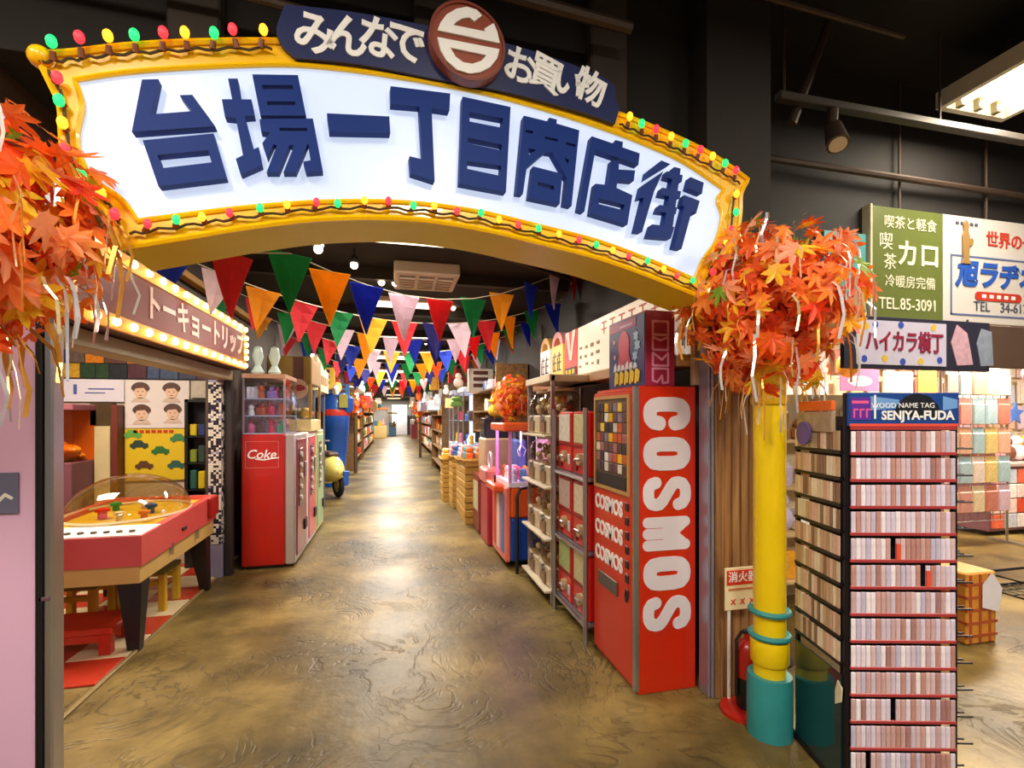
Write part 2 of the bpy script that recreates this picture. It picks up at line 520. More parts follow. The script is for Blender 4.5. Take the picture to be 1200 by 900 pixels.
# fluorescent fixtures, the last four unseen and added
TUBE = emit('fluorescent_tube', 'fff2d0', 5.0)
for k, (x, y, z, r) in enumerate(FLUO):
    t = thing('fluorescent_fixture', ['bright fluorescent ceiling fixture at top right with three tubes', 'added unseen fluorescent fixture above and behind the viewer on the right', 'added unseen fluorescent fixture above and behind the viewer on the left',
              'added unseen fluorescent fixture over the right hand aisle', 'added unseen fluorescent fixture over the far left aisle'][k], 'ceiling light', (x, y, z))
    b = MB().box(x - .3, x + .3, y - .62, y + .62, z + .02, z + .05)
    b.box(x - .32, x + .32, y - .64, y - .6, z - .07, z + .05).box(x - .32, x + .32, y + .6, y + .64, z - .07, z + .05)
    b.box(x - .32, x - .28, y - .6, y + .6, z - .07, z + .05).box(x + .28, x + .32, y - .6, y + .6, z - .07, z + .05)
    b.build('housing', pm('fixture_white', 'f0e8d8', .4), t)
    MB().box(x - .28, x + .28, y - .6, y + .52, z - .004, z + .004).build('glow_panel', emit('fixture_glow', 'fff0cc', 6), t)  # glowing sheet added above the tubes, stands for the lit housing
    for j in (-1, 0, 1):
        MB().cyl((x + j * .17, y - .56, z - .03), (x + j * .17, y + .56, z - .03), .022, n=10).build('tube', TUBE, t)
        for s in (-1, 1):
            MB().box(x + j * .17 - .02, x + j * .17 + .02, y + s * .58 - .02, y + s * .58 + .02, z - .06, z + .02).build('socket', pm('socket_grey', '77705f', .5), t)
    for sx in (-.4, .4):
        MB().cyl((x, y + sx, z + .05), (x, y + sx, 4.2), .012, n=6).build('hanger', PIPE, t)
for k, (x, y, p) in enumerate(PANELS):
    t = thing('corridor_light_fixture', 'slim white light panel under the corridor ceiling, number %s from the entrance' % ['one', 'two', 'three', 'four', 'five', 'six', 'seven', 'eight', 'nine'][k], 'ceiling light', (x, y, 3.12))
    MB().box(x - .58, x + .58, y - .18, y + .18, 3.13, 3.2, .01).build('housing', pm('fixture_white', 'f0e8d8', .4), t)
    MB().box(x - .54, x + .54, y - .14, y + .14, 3.115, 3.13).build('glow_panel', emit('glow_panel', 'fff0d0', 3.0), t)

# cassette air conditioner on the corridor ceiling
ac = thing('air_conditioner', 'square white cassette air conditioner on the dark corridor ceiling', 'air conditioner', (.33, 5.5, 3.05))
MB().box(0, .68, 5.15, 5.85, 3.07, 3.2, .015).build('cover', pm('ac_white', 'd6cbbb', .5), ac)
for k in range(3):
    MB().box(.06 + k * .2, .22 + k * .2, 5.25, 5.75, 3.06, 3.072).build('grille', pm('ac_grille', '8a7c6c', .6), ac)
for k in range(3):
    for j in range(5):
        MB().box(.06 + k * .2, .22 + k * .2, 5.29 + j * .1, 5.31 + j * .1, 3.045, 3.062).build('louvre', pm('ac_white', 'd6cbbb'), ac)

# security camera dome below the ceiling
dm = thing('ceiling_camera', 'white dome camera hanging just under the arch', 'camera', (.3, 3.0, 2.9))
MB().cyl((.3, 3.0, 3.2), (.3, 3.0, 2.86), .012, n=8).build('stem', WHITE, dm)
MB().cyl((.3, 3.0, 2.86), (.3, 3.0, 2.81), .06, n=16).build('body', WHITE, dm)
MB().ball((.3, 3.0, 2.81), .045, 12, 8).build('dome', DARK, dm, True)

# small spot bulbs
SPOT = emit('spot_bulb', 'ffe6b8', 14.)
for k, (px, py, yy) in enumerate([(373, 292, 4.2), (415, 311, 4.9), (447, 331, 5.6), (463, 332, 5.7), (531, 361, 7.2), (543, 367, 7.6), (577, 424, 13.), (499, 402, 11), (428, 392, 9.5), (575, 428, 12), (612, 402, 9.6), (328, 389, 8.6), (366, 416, 10)]):
    p = atY(px, py, yy)
    t = thing('ceiling_spot', 'small glowing ceiling spot lamp, %s from the entrance' % ['first', 'second', 'third', 'fourth', 'fifth', 'sixth', 'seventh', 'eighth', 'ninth', 'tenth', 'eleventh', 'twelfth', 'thirteenth'][k], 'spot lamp', p)
    MB().cyl((p.x, p.y, 3.2), (p.x, p.y, p.z + .05), .008, n=6).build('stem', BLACK, t)
    MB().cyl((p.x, p.y, p.z + .02), (p.x, p.y, p.z + .09), .045, .03, 12).build('shade', DARK, t)
    MB().ball(p, .035, 10, 7).build('bulb', SPOT, t, True)

# ================================================================== ARCH SIGN
AT = math.radians(6.5)
AE = V((math.cos(AT), math.sin(AT), 0)); AN = V((math.sin(AT), -math.cos(AT), 0)); A0 = V((1.74, 2.2, 0))
AFR = (A0, AE, Z)


def ap(px, py):
    """Photo pixel -> (along, height) on the sign's own plane."""
    d = ray(px, py); t = (A0 - EYE).dot(AN) / d.dot(AN); p = EYE + d * t
    return V(((p - A0).dot(AE), p.z))


def aps(pts): return [ap(*p) for p in pts]


SIGNY = pm('sign_yellow', 'ffc400', .3, coat=.4, var=.06)
SIGNY2 = pm('sign_olive_yellow', 'ecd400', .4, var=.08)
FACE = pm('lit_sign_face', '8a94a8', .35, var=.03, emis=.7, ecol='d6e4ff')
arch = thing('arch_sign', 'large arched lit sign with navy lettering and yellow bulb border over the entrance', 'sign', A0 + AE * -1.42 + V((0, 0, 2.08)))
outer_top = [(46, 68), (90, 65), (150, 58), (233, 53), (333, 52), (420, 57), (510, 74), (600, 97), (690, 127), (735, 140), (800, 167), (840, 188), (874, 212)]
outer_right = [(874, 212), (866, 228), (865, 250), (862, 270), (852, 297), (836, 318), (826, 348)]
outer_bot = [(826, 352), (762, 326), (700, 304), (630, 286), (557, 269), (476, 258), (384, 258), (300, 267), (220, 280), (145, 292)]
outer_left = [(145, 292), (124, 246), (96, 222), (80, 190), (76, 160), (74, 128), (62, 100), (46, 68)]
inner_top = [(90, 97), (150, 88), (233, 82), (333, 79), (400, 84), (458, 92), (515, 102), (579, 115), (648, 134), (714, 156), (760, 174), (800, 193), (846, 224)]
inner_right = [(846, 224), (838, 236), (843, 256), (836, 284), (822, 304), (811, 328)]
inner_bot = [(811, 328), (760, 306), (700, 284), (630, 266), (557, 249), (476, 239), (388, 238), (300, 244), (230, 252), (163, 261)]
inner_left = [(163, 261), (145, 236), (113, 213), (97, 187), (93, 160), (99, 127), (90, 97)]


def loop(*segs):
    out = []
    for s in segs: out += cr(aps(s), 5)[:-1]
    return out


OUT = loop(outer_top, outer_right, outer_bot, outer_left)
INN = loop(inner_top, inner_right, inner_bot, inner_left)
MB().prism(OUT, AFR, -.27, -.012).build('cabinet', SIGNY2, arch)
MB().prism(INN, AFR, -.011, .004).build('lit_panel', FACE, arch, label='glowing white panel')
MB().prism(OUT, AFR, -.012, .012, [INN]).build('border', SIGNY, arch, label='yellow border')
P3 = lambda q, d=0: A0 + AE * q[0] + Z * q[1] + AN * d
MB().tube([P3(q, .014) for q in OUT], .012, 6, True).build('outer_lip', SIGNY, arch)
MB().tube([P3(q, .014) for q in INN], .009, 6, True).build('inner_lip', SIGNY, arch)
c = ap(50, 70)
MB().ball(P3(c, .01), .035, 12, 8).build('corner_knob', SIGNY, arch, True)

LETTER = pm('navy_letter', '0f2f7c', .5, 0, var=.06, spec=.15)
TR = {'a': (150, 80, .275), 'b': (440, 80, 200 / 1125), 'c': (590, 120, 250 / 1184), 'd': (320, 0, 410 / 1200)}


def cv(k, pts):
    ox, oy, s = TR[k]; return [ap(ox + x * s, oy + y * s) for x, y in pts]


GLYPHS = [
    ('a', [([(82, 88), (150, 86), (120, 232), (290, 218), (238, 152), (290, 150), (385, 280), (40, 305)], []),
           ([(85, 340), (378, 310), (432, 495), (150, 530)], [[(145, 400), (355, 380), (370, 430), (165, 455)]])]),
    ('a', [([(438, 82), (478, 82), (492, 168), (535, 168), (548, 235), (508, 238), (545, 375), (565, 365), (580, 440), (490, 480), (470, 415), (500, 400), (470, 245), (425, 240), (412, 168), (455, 168)], []),
           ([(538, 64), (728, 66), (762, 235), (572, 235)], [[(578, 108), (705, 108), (708, 126), (582, 126)], [(598, 176), (715, 176), (717, 192), (602, 192)]]),
           ([(568, 250), (790, 246), (832, 465), (762, 470), (750, 425), (782, 420), (770, 350), (720, 470), (668, 470), (712, 360), (695, 355), (648, 470), (598, 470), (640, 360), (628, 352), (600, 410), (580, 350), (612, 305), (575, 300)],
            [[(650, 286), (765, 286), (767, 299), (652, 299)]])]),
    ('a', [([(848, 224), (1108, 236), (1112, 305), (858, 300)], [])]),
    ('b', [([(90, 170), (475, 215), (470, 325), (355, 310), (375, 780), (220, 730), (212, 620), (295, 640), (275, 300), (92, 285)], [])]),
    ('b', [([(555, 235), (865, 300), (835, 850), (535, 795)],
            [[(600, 335), (815, 375), (810, 435), (600, 395)], [(590, 500), (810, 545), (805, 580), (590, 535)], [(585, 650), (805, 680), (800, 745), (585, 700)]])]),
    ('c', [([(90, 110), (225, 142), (228, 120), (270, 130), (268, 152), (392, 188), (350, 600), (310, 590), (325, 450), (245, 310), (210, 305), (105, 395), (85, 535), (50, 530)],
            [[(100, 186), (140, 195), (140, 209), (100, 200)], [(205, 222), (275, 237), (275, 250), (205, 237)], [(318, 252), (372, 266), (372, 279), (318, 266)], [(115, 288), (158, 295), (118, 322)], [(308, 336), (337, 350), (331, 374)]]),
           ([(140, 385), (300, 425), (285, 590), (118, 555)], [[(165, 470), (255, 492), (255, 514), (165, 492)]])]),
    ('c', [([(460, 220), (585, 262), (590, 240), (630, 250), (628, 280), (722, 312), (715, 375), (480, 295), (420, 630), (388, 620)], []),
           ([(570, 350), (610, 352), (607, 400), (697, 405), (690, 462), (602, 455), (595, 500), (682, 540), (655, 700), (455, 640), (480, 478), (550, 485)], [[(500, 558), (640, 592), (634, 622), (498, 588)]])]),
    ('c', [([(840, 350), (890, 370), (755, 452), (765, 408)], []),
           ([(852, 408), (800, 520), (735, 740), (700, 735), (745, 552), (718, 558), (735, 488)], []),
           ([(912, 385), (946, 394), (900, 730), (852, 720)], []),
           ([(872, 408), (957, 430), (952, 466), (862, 442)], []),
           ([(846, 498), (948, 518), (940, 556), (834, 536)], []),
           ([(832, 592), (926, 606), (918, 642), (818, 628)], []),
           ([(790, 698), (912, 712), (892, 775), (768, 765)], []),
           ([(1000, 440), (1072, 470), (1062, 530), (985, 500)], []),
           ([(965, 538), (1050, 570), (1030, 638), (1006, 628), (950, 832), (910, 822), (966, 602), (952, 592)], [])]),
]
for k, polys in GLYPHS:
    b = MB()
    for i_, (pl, hs) in enumerate(polys): b.prism(cv(k, pl), AFR, .012, .05 + i_ * 1e-4, [cv(k, h) for h in hs])
    b.build('letter', LETTER, arch)

# navy top board with white hand lettering and the round medallion
nb_top = [(335, 14), (405, 21), (470, 32), (540, 46), (600, 60), (662, 80), (708, 99)]
nb_right = [(708, 99), (716, 108), (717, 122), (722, 134)]
nb_bot = [(716, 150), (679, 137), (593, 114), (511, 99), (422, 82), (347, 75)]
nb_left = [(347, 75), (331, 60), (325, 44), (330, 26), (335, 14)]
nb = thing('arch_top_board', 'navy board with white lettering standing along the top of the arch', 'sign', P3(ap(540, 90), .03))
MB().prism(loop(nb_top, nb_right, nb_bot, nb_left), AFR, .0145, .035).build('board', NAVY, nb)
WTXT = pm('sign_white', 'f0f0f2', .4, var=.03)
for ch, px, py, ang, sz in [('み', 370, 51, -7, .168), ('ん', 406, 53, -8, .168), ('な', 442, 56, -9, .168), ('で', 474, 60, -11, .168),
                            ('お', 605, 87, -17, .165), ('買', 635, 95, -19, .165), ('い', 661, 105, -20, .165), ('物', 687, 111, -21, .165)]:
    q = P3(ap(px, py), .037); a = math.radians(ang * .72)
    ex = AE * math.cos(a) + Z * math.sin(a); ey = AE * -math.sin(a) + Z * math.cos(a)
    text(ch, sz, (q, ex, ey), WTXT, nb, 'letter', bold=.0042, ext=.003, sx=.92)
md = thing('medallion', 'round brown medallion with white split circle emblem on the navy board', 'emblem', P3(ap(542, 110), .05))
c = ap(543, 64); rx = (ap(586, 64).x - ap(500, 64).x) / 2
MB().ell(AFR, c.x, c.y, rx, rx, .036, .075, 48).build('disc', pm('medallion_brown', '8a3d26', .4, var=.1), md)
MB().prism([(c.x + rx * math.cos(t * math.pi / 24), c.y + rx * math.sin(t * math.pi / 24)) for t in range(48)], AFR, .075, .082,
           [[(c.x + rx * .93 * math.cos(t * math.pi / 24), c.y + rx * .93 * math.sin(t * math.pi / 24)) for t in range(48)]]).build('rim', pm('medallion_rim', '743020', .4), md)
em = MB()
em.prism(cv('d', [(550, 155), (560, 130), (580, 103), (612, 84), (648, 77), (680, 87), (697, 105), (672, 124), (655, 112), (632, 115), (612, 127), (603, 138), (708, 158), (706, 148), (736, 130), (748, 158), (756, 196)]), AFR, .075, .084)
em.prism(cv('d', [(550, 178), (755, 216), (748, 245), (725, 275), (690, 293), (655, 297), (615, 285), (580, 255), (560, 220)]), AFR, .075, .084, [cv('d', [(592, 212), (712, 236), (695, 255), (665, 265), (635, 260), (610, 242)])])
em.build('emblem', WTXT, md)

# string of coloured bulbs on the border: wire, sockets, bulbs
BG = emit('bulb_green', '1fe06a', 1.6); BR = emit('bulb_red', 'f0303c', 1.5); BO = emit('bulb_amber', 'ffae2a', 1.7)
WIRE = pm('green_brown_wire', '4a3a1c', .6)
SOCK = pm('bulb_socket', '7a3a14', .5)


def bulbs(path, n, label, cols, up=.035, start=0, bs=.0155):
    pts = cr(aps(path), 8)
    L = [0]
    for i in range(1, len(pts)): L.append(L[-1] + (pts[i] - pts[i - 1]).length)
    t = thing('string_lights', label, 'string lights', P3(pts[0], .02))
    wv = []
    for i, p in enumerate(pts): wv.append(P3((p.x, p.y + .006 * math.sin(i * 1.9)), .03))
    MB().tube(wv, .005, 5).build('wire', WIRE, t)
    for k in range(n):
        s = L[-1] * (k + .5) / n
        i = max(1, next(j for j in range(len(L)) if L[j] >= s)); f = (s - L[i - 1]) / (L[i] - L[i - 1])
        p = pts[i - 1].lerp(pts[i], f)
        a = P3(p, .03); b = a + Z * (up + rnd.uniform(-.006, .006)) + AN * .018 + AE * rnd.uniform(-.012, .012)
        so = MB().cyl(a, a.lerp(b, .5), .011, .009, 8).build('socket', SOCK, t)
        MB().ball(b, bs, 8, 6, (1, 1, 1.3)).build('bulb', cols[(k + start) % len(cols)], so, True)
    return t


bulbs([(52, 80), (90, 77), (150, 70), (233, 65), (320, 63)], 9, 'string of coloured bulbs along the upper left border of the arch', [BG, BR, BO], .05)
bulbs([(722, 150), (760, 166), (800, 184), (840, 205), (862, 218)], 9, 'string of coloured bulbs along the upper right border of the arch', [BO, BG, BR], .04)
bulbs([(156, 278), (230, 267), (300, 257), (388, 248), (476, 249), (557, 260), (630, 278), (700, 296), (760, 318), (812, 340)], 26, 'string of coloured bulbs along the lower border of the arch', [BR, BG, BO], .016, bs=.0125)
bulbs([(62, 90), (78, 118), (84, 160), (90, 190), (106, 220), (132, 244), (148, 274)], 7, 'string of coloured bulbs along the left end of the arch', [BR, BG, BO], .012)
bulbs([(856, 226), (853, 250), (850, 276), (834, 304), (822, 334)], 6, 'string of coloured bulbs along the right end of the arch', [BO, BG, BR], .012, 0)

# ================================================================== ENTRANCE POSTS WITH AUTUMN LEAVES
TEAL = pm('teal_paint', '2f8f93', .45, var=.2, scale=9)
YPOLE = pm('pole_yellow', 'f0cf08', .3, coat=.4, var=.12, scale=4)


def pole(x, y, label):
    t = thing('entrance_pole', label, 'pole', (x, y, 0))
    MB().lathe([(.076, .0), (.076, 2.25)], (x, y, .0), 28).build('shaft', YPOLE, t, True)
    MB().lathe([(.106, 0), (.106, .28), (.102, .3), (.078, .3)], (x, y, 0), 28).build('sleeve', TEAL, t, True, label='teal painted sleeve at the foot')
    MB().lathe([(.086, .36), (.09, .37), (.09, .47), (.086, .48)], (x, y, 0), 28).build('collar', YPOLE, t, True)
    for z in (.5, .62):
        pts = [(x + .088 * math.cos(k * math.pi / 12), y + .088 * math.sin(k * math.pi / 12), z) for k in range(24)]
        MB().tube(pts, .014, 8, True).build('ring', TEAL, t, True)
    MB().lathe([(.085, 1.66), (.09, 1.68), (.085, 1.7)], (x, y, 0), 24).build('joint_band', pm('pole_band', 'd8a800', .4), t, True)
    return t


PR, PL = (1.85, 2.12), (-1.25, 1.75)
pole(*PR, 'yellow pole with teal foot and rings under the right leaf bunch')
pole(*PL, 'yellow pole with teal foot under the left leaf bunch')

LEAFC = pick('autumn_leaf', ['ff9a40', 'ff8630', 'fc6a24', 'ff9830', 'ff9a5c', 'ffb08c', 'ffc828', 'ff7424', 'fb6426', 'ffe038', 'ff8038', '86b028', 'f64a1c', 'ff9034', 'ffa878'], .55, var=.18)
_m = LEAFC.node_tree; _b = _m.nodes['Principled BSDF']; _b.inputs['Roughness'].default_value = .4
_t = _m.nodes.new('ShaderNodeBsdfTranslucent'); _x = _m.nodes.new('ShaderNodeMixShader'); _x.inputs[0].default_value = .35
_s = _b.inputs['Base Color'].links[0].from_socket
_m.links.new(_s, _t.inputs[0]); _m.links.new(_b.outputs[0], _x.inputs[1]); _m.links.new(_t.outputs[0], _x.inputs[2]); _m.links.new(_x.outputs[0], _m.nodes['Material Output'].inputs[0])
LEAFI = pick('autumn_leaf_inner', ['fa6a1c', 'f4581a', 'fa7c20', 'ffb824', 'fa9060', 'f05018'], .6, True, var=.15)
TINS = pick('tinsel', ['f0f0fa', 'fff0c0', 'f8b850', 'dce2f8', 'ffffff'], .2, True, .45)


def leaf_pts(s):
    """Maple leaf outline (x, y) with the stalk at the origin."""
    lobes = [(-150, .55), (-95, .8), (-48, .98), (0, 1.12), (48, .98), (95, .8), (150, .55)]
    out = []
    for i, (a, r) in enumerate(lobes):
        if i: out.append((math.radians((a + lobes[i - 1][0]) / 2), .42))
        out += [(math.radians(a - 11), r * .74), (math.radians(a), r), (math.radians(a + 11), r * .74)]
    return [(math.sin(a) * r * s * .5, (math.cos(a) * r + .35) * s * .5) for a, r in out]


def leaf_geo(s, cup=.25):
    pts = leaf_pts(s); c = (0, .18 * s, 0)
    vs = [c] + [(x, y, -cup * (x * x + (y - .2 * s) ** 2) / s) for x, y in pts]
    n = len(pts)
    fs = [(0, k + 1, (k + 1) % n + 1) for k in range(n)]
    return vs, fs


LEAFMESH = []
for s, cup in ((.125, .5), (.14, .9), (.15, .2), (.135, -.4)):
    me = bpy.data.meshes.new('leaf'); vs, fs = leaf_geo(s, cup); me.from_pydata(vs, [], fs); me.materials.append(LEAFC); me.update(); LEAFMESH.append(me)


def leaf_frame(c, q, out, size=1.):
    """Orientation: tip hangs down and outwards, face looks outwards."""
    nrm = (out + V((rnd.gauss(0, .45), rnd.gauss(0, .45), rnd.gauss(.15, .4)))).normalized()
    dn = (V((0, 0, -1)) + out * .5 + V((rnd.gauss(0, .6), rnd.gauss(0, .6), rnd.gauss(0, .5)))); dn = (dn - nrm * dn.dot(nrm)).normalized()
    sx = dn.cross(nrm).normalized()
    m = MT(((sx.x, dn.x, nrm.x, q.x), (sx.y, dn.y, nrm.y, q.y), (sx.z, dn.z, nrm.z, q.z), (0, 0, 0, 1)))
    return m @ MT.Scale(size, 4)


def bunch(name, label, c, rx, rz, n, inner, tin, scale=1., spray=True, green=True):
    c = V(c)
    t = thing(name, label, 'leaf bunch', c)

    def surf(k, shell):
        # tear-drop: full at the top, thinning and drooping to the bottom
        while True:
            d = V((rnd.gauss(0, 1), rnd.gauss(0, 1), rnd.gauss(0, 1))).normalized()
            break
        r = shell
        taper = 1 if d.z > -.2 else 1 - .35 * (-.2 - d.z)
        return c + V((d.x * rx * taper * r, d.y * rx * taper * r, d.z * rz * r)), d
    b = MB()
    for k in range(inner):
        q, d = surf(k, rnd.uniform(.25, .86))
        m = leaf_frame(c, q, d, scale * rnd.uniform(.8, 1.15)); vs, fs = leaf_geo(.14, .4)
        b.add([m @ V(p) for p in vs], fs)
    o = b.build('inner_leaves', LEAFI, t, kind='stuff')
    for k in range(n):
        q, d = surf(k, rnd.uniform(.82, 1.06))
        o = bpy.data.objects.new('leaf', LEAFMESH[k % 4]); COL.objects.link(o); o.parent = t
        m = leaf_frame(c, q, d, scale * rnd.uniform(.85, 1.2)); m.translation -= c
        o.matrix_local = m
    if tin:
        b = MB()
        for k in range(tin):
            q, d = surf(k, rnd.uniform(.88, 1.04)); ln = rnd.uniform(.1, .24) * scale; wd = rnd.uniform(.003, .007) * scale
            s = V((rnd.gauss(0, 1), rnd.gauss(0, 1), 0)).normalized() * wd
            pts = []
            for j in range(5):
                f = j / 4; pts.append(q + d * (.05 * scale * math.sin(f * 2.2)) + V((rnd.gauss(0, .006), rnd.gauss(0, .006), -ln * f * f - ln * .2 * f)))
            vs = []
            for p in pts: vs += [p - s, p + s]
            b.add(vs, [(2 * j, 2 * j + 1, 2 * j + 3, 2 * j + 2) for j in range(4)])
        b.build('tinsel', TINS, t, kind='stuff', label='silver and gold tinsel strands')
        b = MB()
        for k in range(14):
            a = rnd.uniform(0, 2 * math.pi); r0 = rx * rnd.uniform(.4, .75)
            p0 = c + V((math.cos(a) * r0 * .6, math.sin(a) * r0 * .6, -rz * .75))
            p1 = p0 + V((math.cos(a) * .08, math.sin(a) * .08, -rz * .25)); p2 = p1 + V((math.cos(a) * .02, math.sin(a) * .02, -rnd.uniform(.05, .16)))
            b.tube([p0, p1, p2], .003 * scale, 4)
        b.build('hanging_stems', pm('stem_ochre', 'b07820', .6), t, kind='stuff')
    return t


bunch('autumn_leaf_bunch', 'big orange artificial maple leaf bunch around the right yellow pole', (PR[0], PR[1], 2.17), .41, .43, 298, 620, 120)
bunch('autumn_leaf_bunch', 'big orange artificial maple leaf bunch at the left edge over the pale panel', (PL[0], PL[1], 2.17), .385, .36, 298, 620, 120)

# ================================================================== LEFT: PALE PANEL
pn = thing('lilac_partition', 'pale pink lilac panel with dark metal edge at the far left', 'panel', (-2.0, 2.5, 0))
MB().box(-2.62, -1.45, 2.46, 2.53, 0, 2.62, .004).build('face', pm('lilac_panel', 'dcb2d6', .25, coat=.3, var=.05, scale=1.5), pn)
MB().box(-1.45, -1.425, 2.45, 2.535, 0, 2.62, .003).build('dark_edge', BLACK, pn)
MB().box(-1.425, -1.39, 2.455, 2.535, 0, 2.62, .008).build('metal_edge', CHROME, pn)
q = atY(10, 578, 2.455)
MB().box(q.x - .12, q.x + .035, 2.452, 2.46, q.z - .085, q.z + .085, .002).build('grey_plate', pm('plate_grey', '6a6a86', .4), pn, label='grey plate')
MB().stroke([(-.03, -.03), (-.01, -.005), (.012, -.02)], .012, faceNY(q.x, 2.452, q.z), 0, .002).build('plate_mark', WHITE, pn)
q = atY(52, 702, 2.455)
MB().box(q.x - .02, q.x + .02, 2.45, 2.46, q.z - .008, q.z + .008, .002).build('latch', pm('latch_brown', '6a4a58', .4), pn)

# ================================================================== LEFT SHOP: HEADER SIGN WITH BULBS
SX = -1.46
hs = thing('shop_header_sign', 'maroon shop sign with pale katakana framed by rows of glowing warm bulbs', 'sign', (-1.56, 4.0, 2.0))
GOLD = pm('gold_frame', 'f0a21e', .3, .35, var=.1)
MB().box(-1.7, SX, 2.6, 5.42, 2.06, 2.5, .008).build('box', pm('sign_box_brown', '4a2014', .5), hs)
MB().box(SX - .004, SX + .012, 2.72, 5.32, 2.145, 2.415).build('panel', pm('maroon_panel', '7a261c', .5, var=.08), hs)
for z0, z1 in ((2.06, 2.145), (2.415, 2.5)):
    MB().box(SX, SX + .02, 2.6, 5.42, z0, z1, .004).build('bulb_rail', GOLD, hs)
for y0, y1 in ((2.6, 2.72), (5.35, 5.42)):
    MB().box(SX, SX + .02, y0, y1, 2.145, 2.415, .004).build('bulb_rail', GOLD, hs)
BW = emit('warm_bulb', 'ffd890', 4.)
wb = MB().ball(hs.location, .025, 10, 7, (.8, 1, 1)).build('bulb', BW, hs, True)
wb.location = V((SX + .035, 2.66, 2.102)) - hs.location
spots = [(2.66 + k * .18, z) for k in range(1, 16) for z in (2.102, 2.458)] + [(2.66, 2.458)] + [(5.385, 2.18 + j * .065) for j in range(4)]
for y, z in spots:
    o = wb.copy(); COL.objects.link(o); o.parent = hs; o.location = V((SX + .035, y, z)) - hs.location
for y in (3.1, 4.0, 4.9):                                    # the light those bulbs give
    l = bpy.data.lights.new('sign_bulb_light', 'POINT'); l.energy = .5; l.color = (1, .72, .35); l.shadow_soft_size = .12
    o = bpy.data.objects.new('sign_bulb_light', l); COL.objects.link(o); o.location = (SX + .4, y, 2.2)
text('トーキョートリップ', .225, faceX(SX + .014, 4.36, 2.28), pm('sign_pink_white', 'e8c8bc', .4), hs, 'lettering', bold=.006, sx=.98)
tag(recentre(MB().box(-1.72, -1.56, 2.6, 5.42, 1.96, 2.055, .006).build('header_beam', pm('header_beige', '9c8a66', .5))), 'beige beam under the maroon shop sign', 'beam')
tag(recentre(MB().box(-1.74, -1.66, 3.6, 7.2, 2.75, 2.81, .006).build('yellow_trunking', pm('trunking_yellow', 'a87814', .5))), 'yellow cable trunking on the wall above the maroon sign', 'trunking')

# corner pillar clad in mosaic, and grey post
mp_ = thing('mosaic_pillar', 'slim pillar with black and white mosaic tiles at the shop corner', 'pillar', (-1.7, 5.48, 0))
MB().box(-1.78, -1.66, 5.42, 5.54, 0, 1.96, .004).build('core', pm('pillar_lilac', '8f86a4', .5), mp_)
b = MB()
for i in range(5):
    for j in range(72):
        if rnd.random() < .96:
            b.cur = 0 if rnd.random() < .56 else 1
            b.box(-1.777 + i * .0235, -1.757 + i * .0235, 5.414, 5.42, .34 + j * .0222, .359 + j * .0222)
            b.box(-1.66, -1.654, 5.424 + i * .0232, 5.444 + i * .0232, .34 + j * .0222, .359 + j * .0222)
b.build('mosaic', [pm('mosaic_white', 'd8d0c4', .3), pm('mosaic_black', '24222c', .3)], mp_, kind='stuff')
tag(recentre(MB().box(-1.65, -1.58, 5.46, 5.54, 0, 2.05, .008).build('grey_post', pm('post_dark', '3c3838', .4, .4))), 'dark grey metal post beside the mosaic pillar', 'post')

# checkered shop floor: tiles belong to the floor
TM = []
for nm, cm in (('tile_red', pm('tile_red', 'b8341c', .35, var=.2)), ('tile_cream', pm('tile_cream', 'd8c49a', .35, var=.2))):
    me = MB().box(0, .345, 0, .345, 0, .012, .003).build('tile', cm); TM.append(me.data); bpy.data.objects.remove(me)
for i in range(8):
    for j in range(8):
        x = -1.72 - (i + 1) * .35; y = 3.42 + j * .35 - .35 * (i > 8)
        if y > 5.9: continue
        o = bpy.data.objects.new('tile', TM[(i + j) % 2]); COL.objects.link(o); o.parent = fl; o.location = (x, y, 0)
tag(recentre(MB().box(-1.715, -1.69, 2.75, 5.4, 0, .016, .003).build('floor_edging', pm('edging_tan', 'a08a5c', .4, .3))), 'thin metal strip along the edge of the checkered floor', 'edging')

# ================================================================== PINBALL TABLE
pb = thing('pinball_table', 'pink pinball table with clear dome and tapered black legs', 'game table', (-2.06, 4.5, 0))
PX0, PX1, PY0, PY1 = -2.5, -1.64, 3.78, 5.2
PINK = pm('table_pink', 'd0504e', .4, coat=.15, var=.08); PINK2 = pm('table_base_cream', 'c9a860', .5)


def slab(b, x0, x1, y0, y1, za0, za1, zb0, zb1):
    return b.add([(x0, y0, za0), (x1, y0, za0), (x0, y0, za1), (x1, y0, za1), (x0, y1, zb0), (x1, y1, zb0), (x0, y1, zb1), (x1, y1, zb1)],
                 [(0, 1, 3, 2), (4, 6, 7, 5), (0, 4, 5, 1), (2, 3, 7, 6), (0, 2, 6, 4), (1, 5, 7, 3)])


slab(MB(), PX0 + .02, PX1 - .02, PY0 + .02, PY1 - .02, .48, .60, .5, .64).build('base_tray', PINK2, pb)
b = MB()
slab(b, PX0, PX0 + .06, PY0, PY1, .60, .80, .64, .86); slab(b, PX1 - .06, PX1, PY0, PY1, .60, .80, .64, .86)
slab(b, PX0 + .06, PX1 - .06, PY0, PY0 + .06, .60, .80, .602, .802); slab(b, PX0 + .06, PX1 - .06, PY1 - .06, PY1, .64, .86, .64, .86)
b.build('body', PINK, pb)
slab(MB(), PX0 + .06, PX1 - .06, PY0 + .06, PY1 - .06, .6, .765, .64, .825).build('playfield', pm('playfield_yellow', 'e6c433', .35, var=.3, scale=7), pb)
slab(MB(), PX0 + .01, PX1 - .01, PY0 + .01, PY0 + .3, .8, .808, .812, .82).build('button_panel', pm('apron_white', 'f0ece4', .35), pb)
for k in range(10):
    x = PX1 - .1 - k * .075
    MB().cyl((x, PY0 + .1, .8), (x, PY0 + .1, .824), .018, n=12).build('button', pm('button_grey', '55504e', .4), pb)
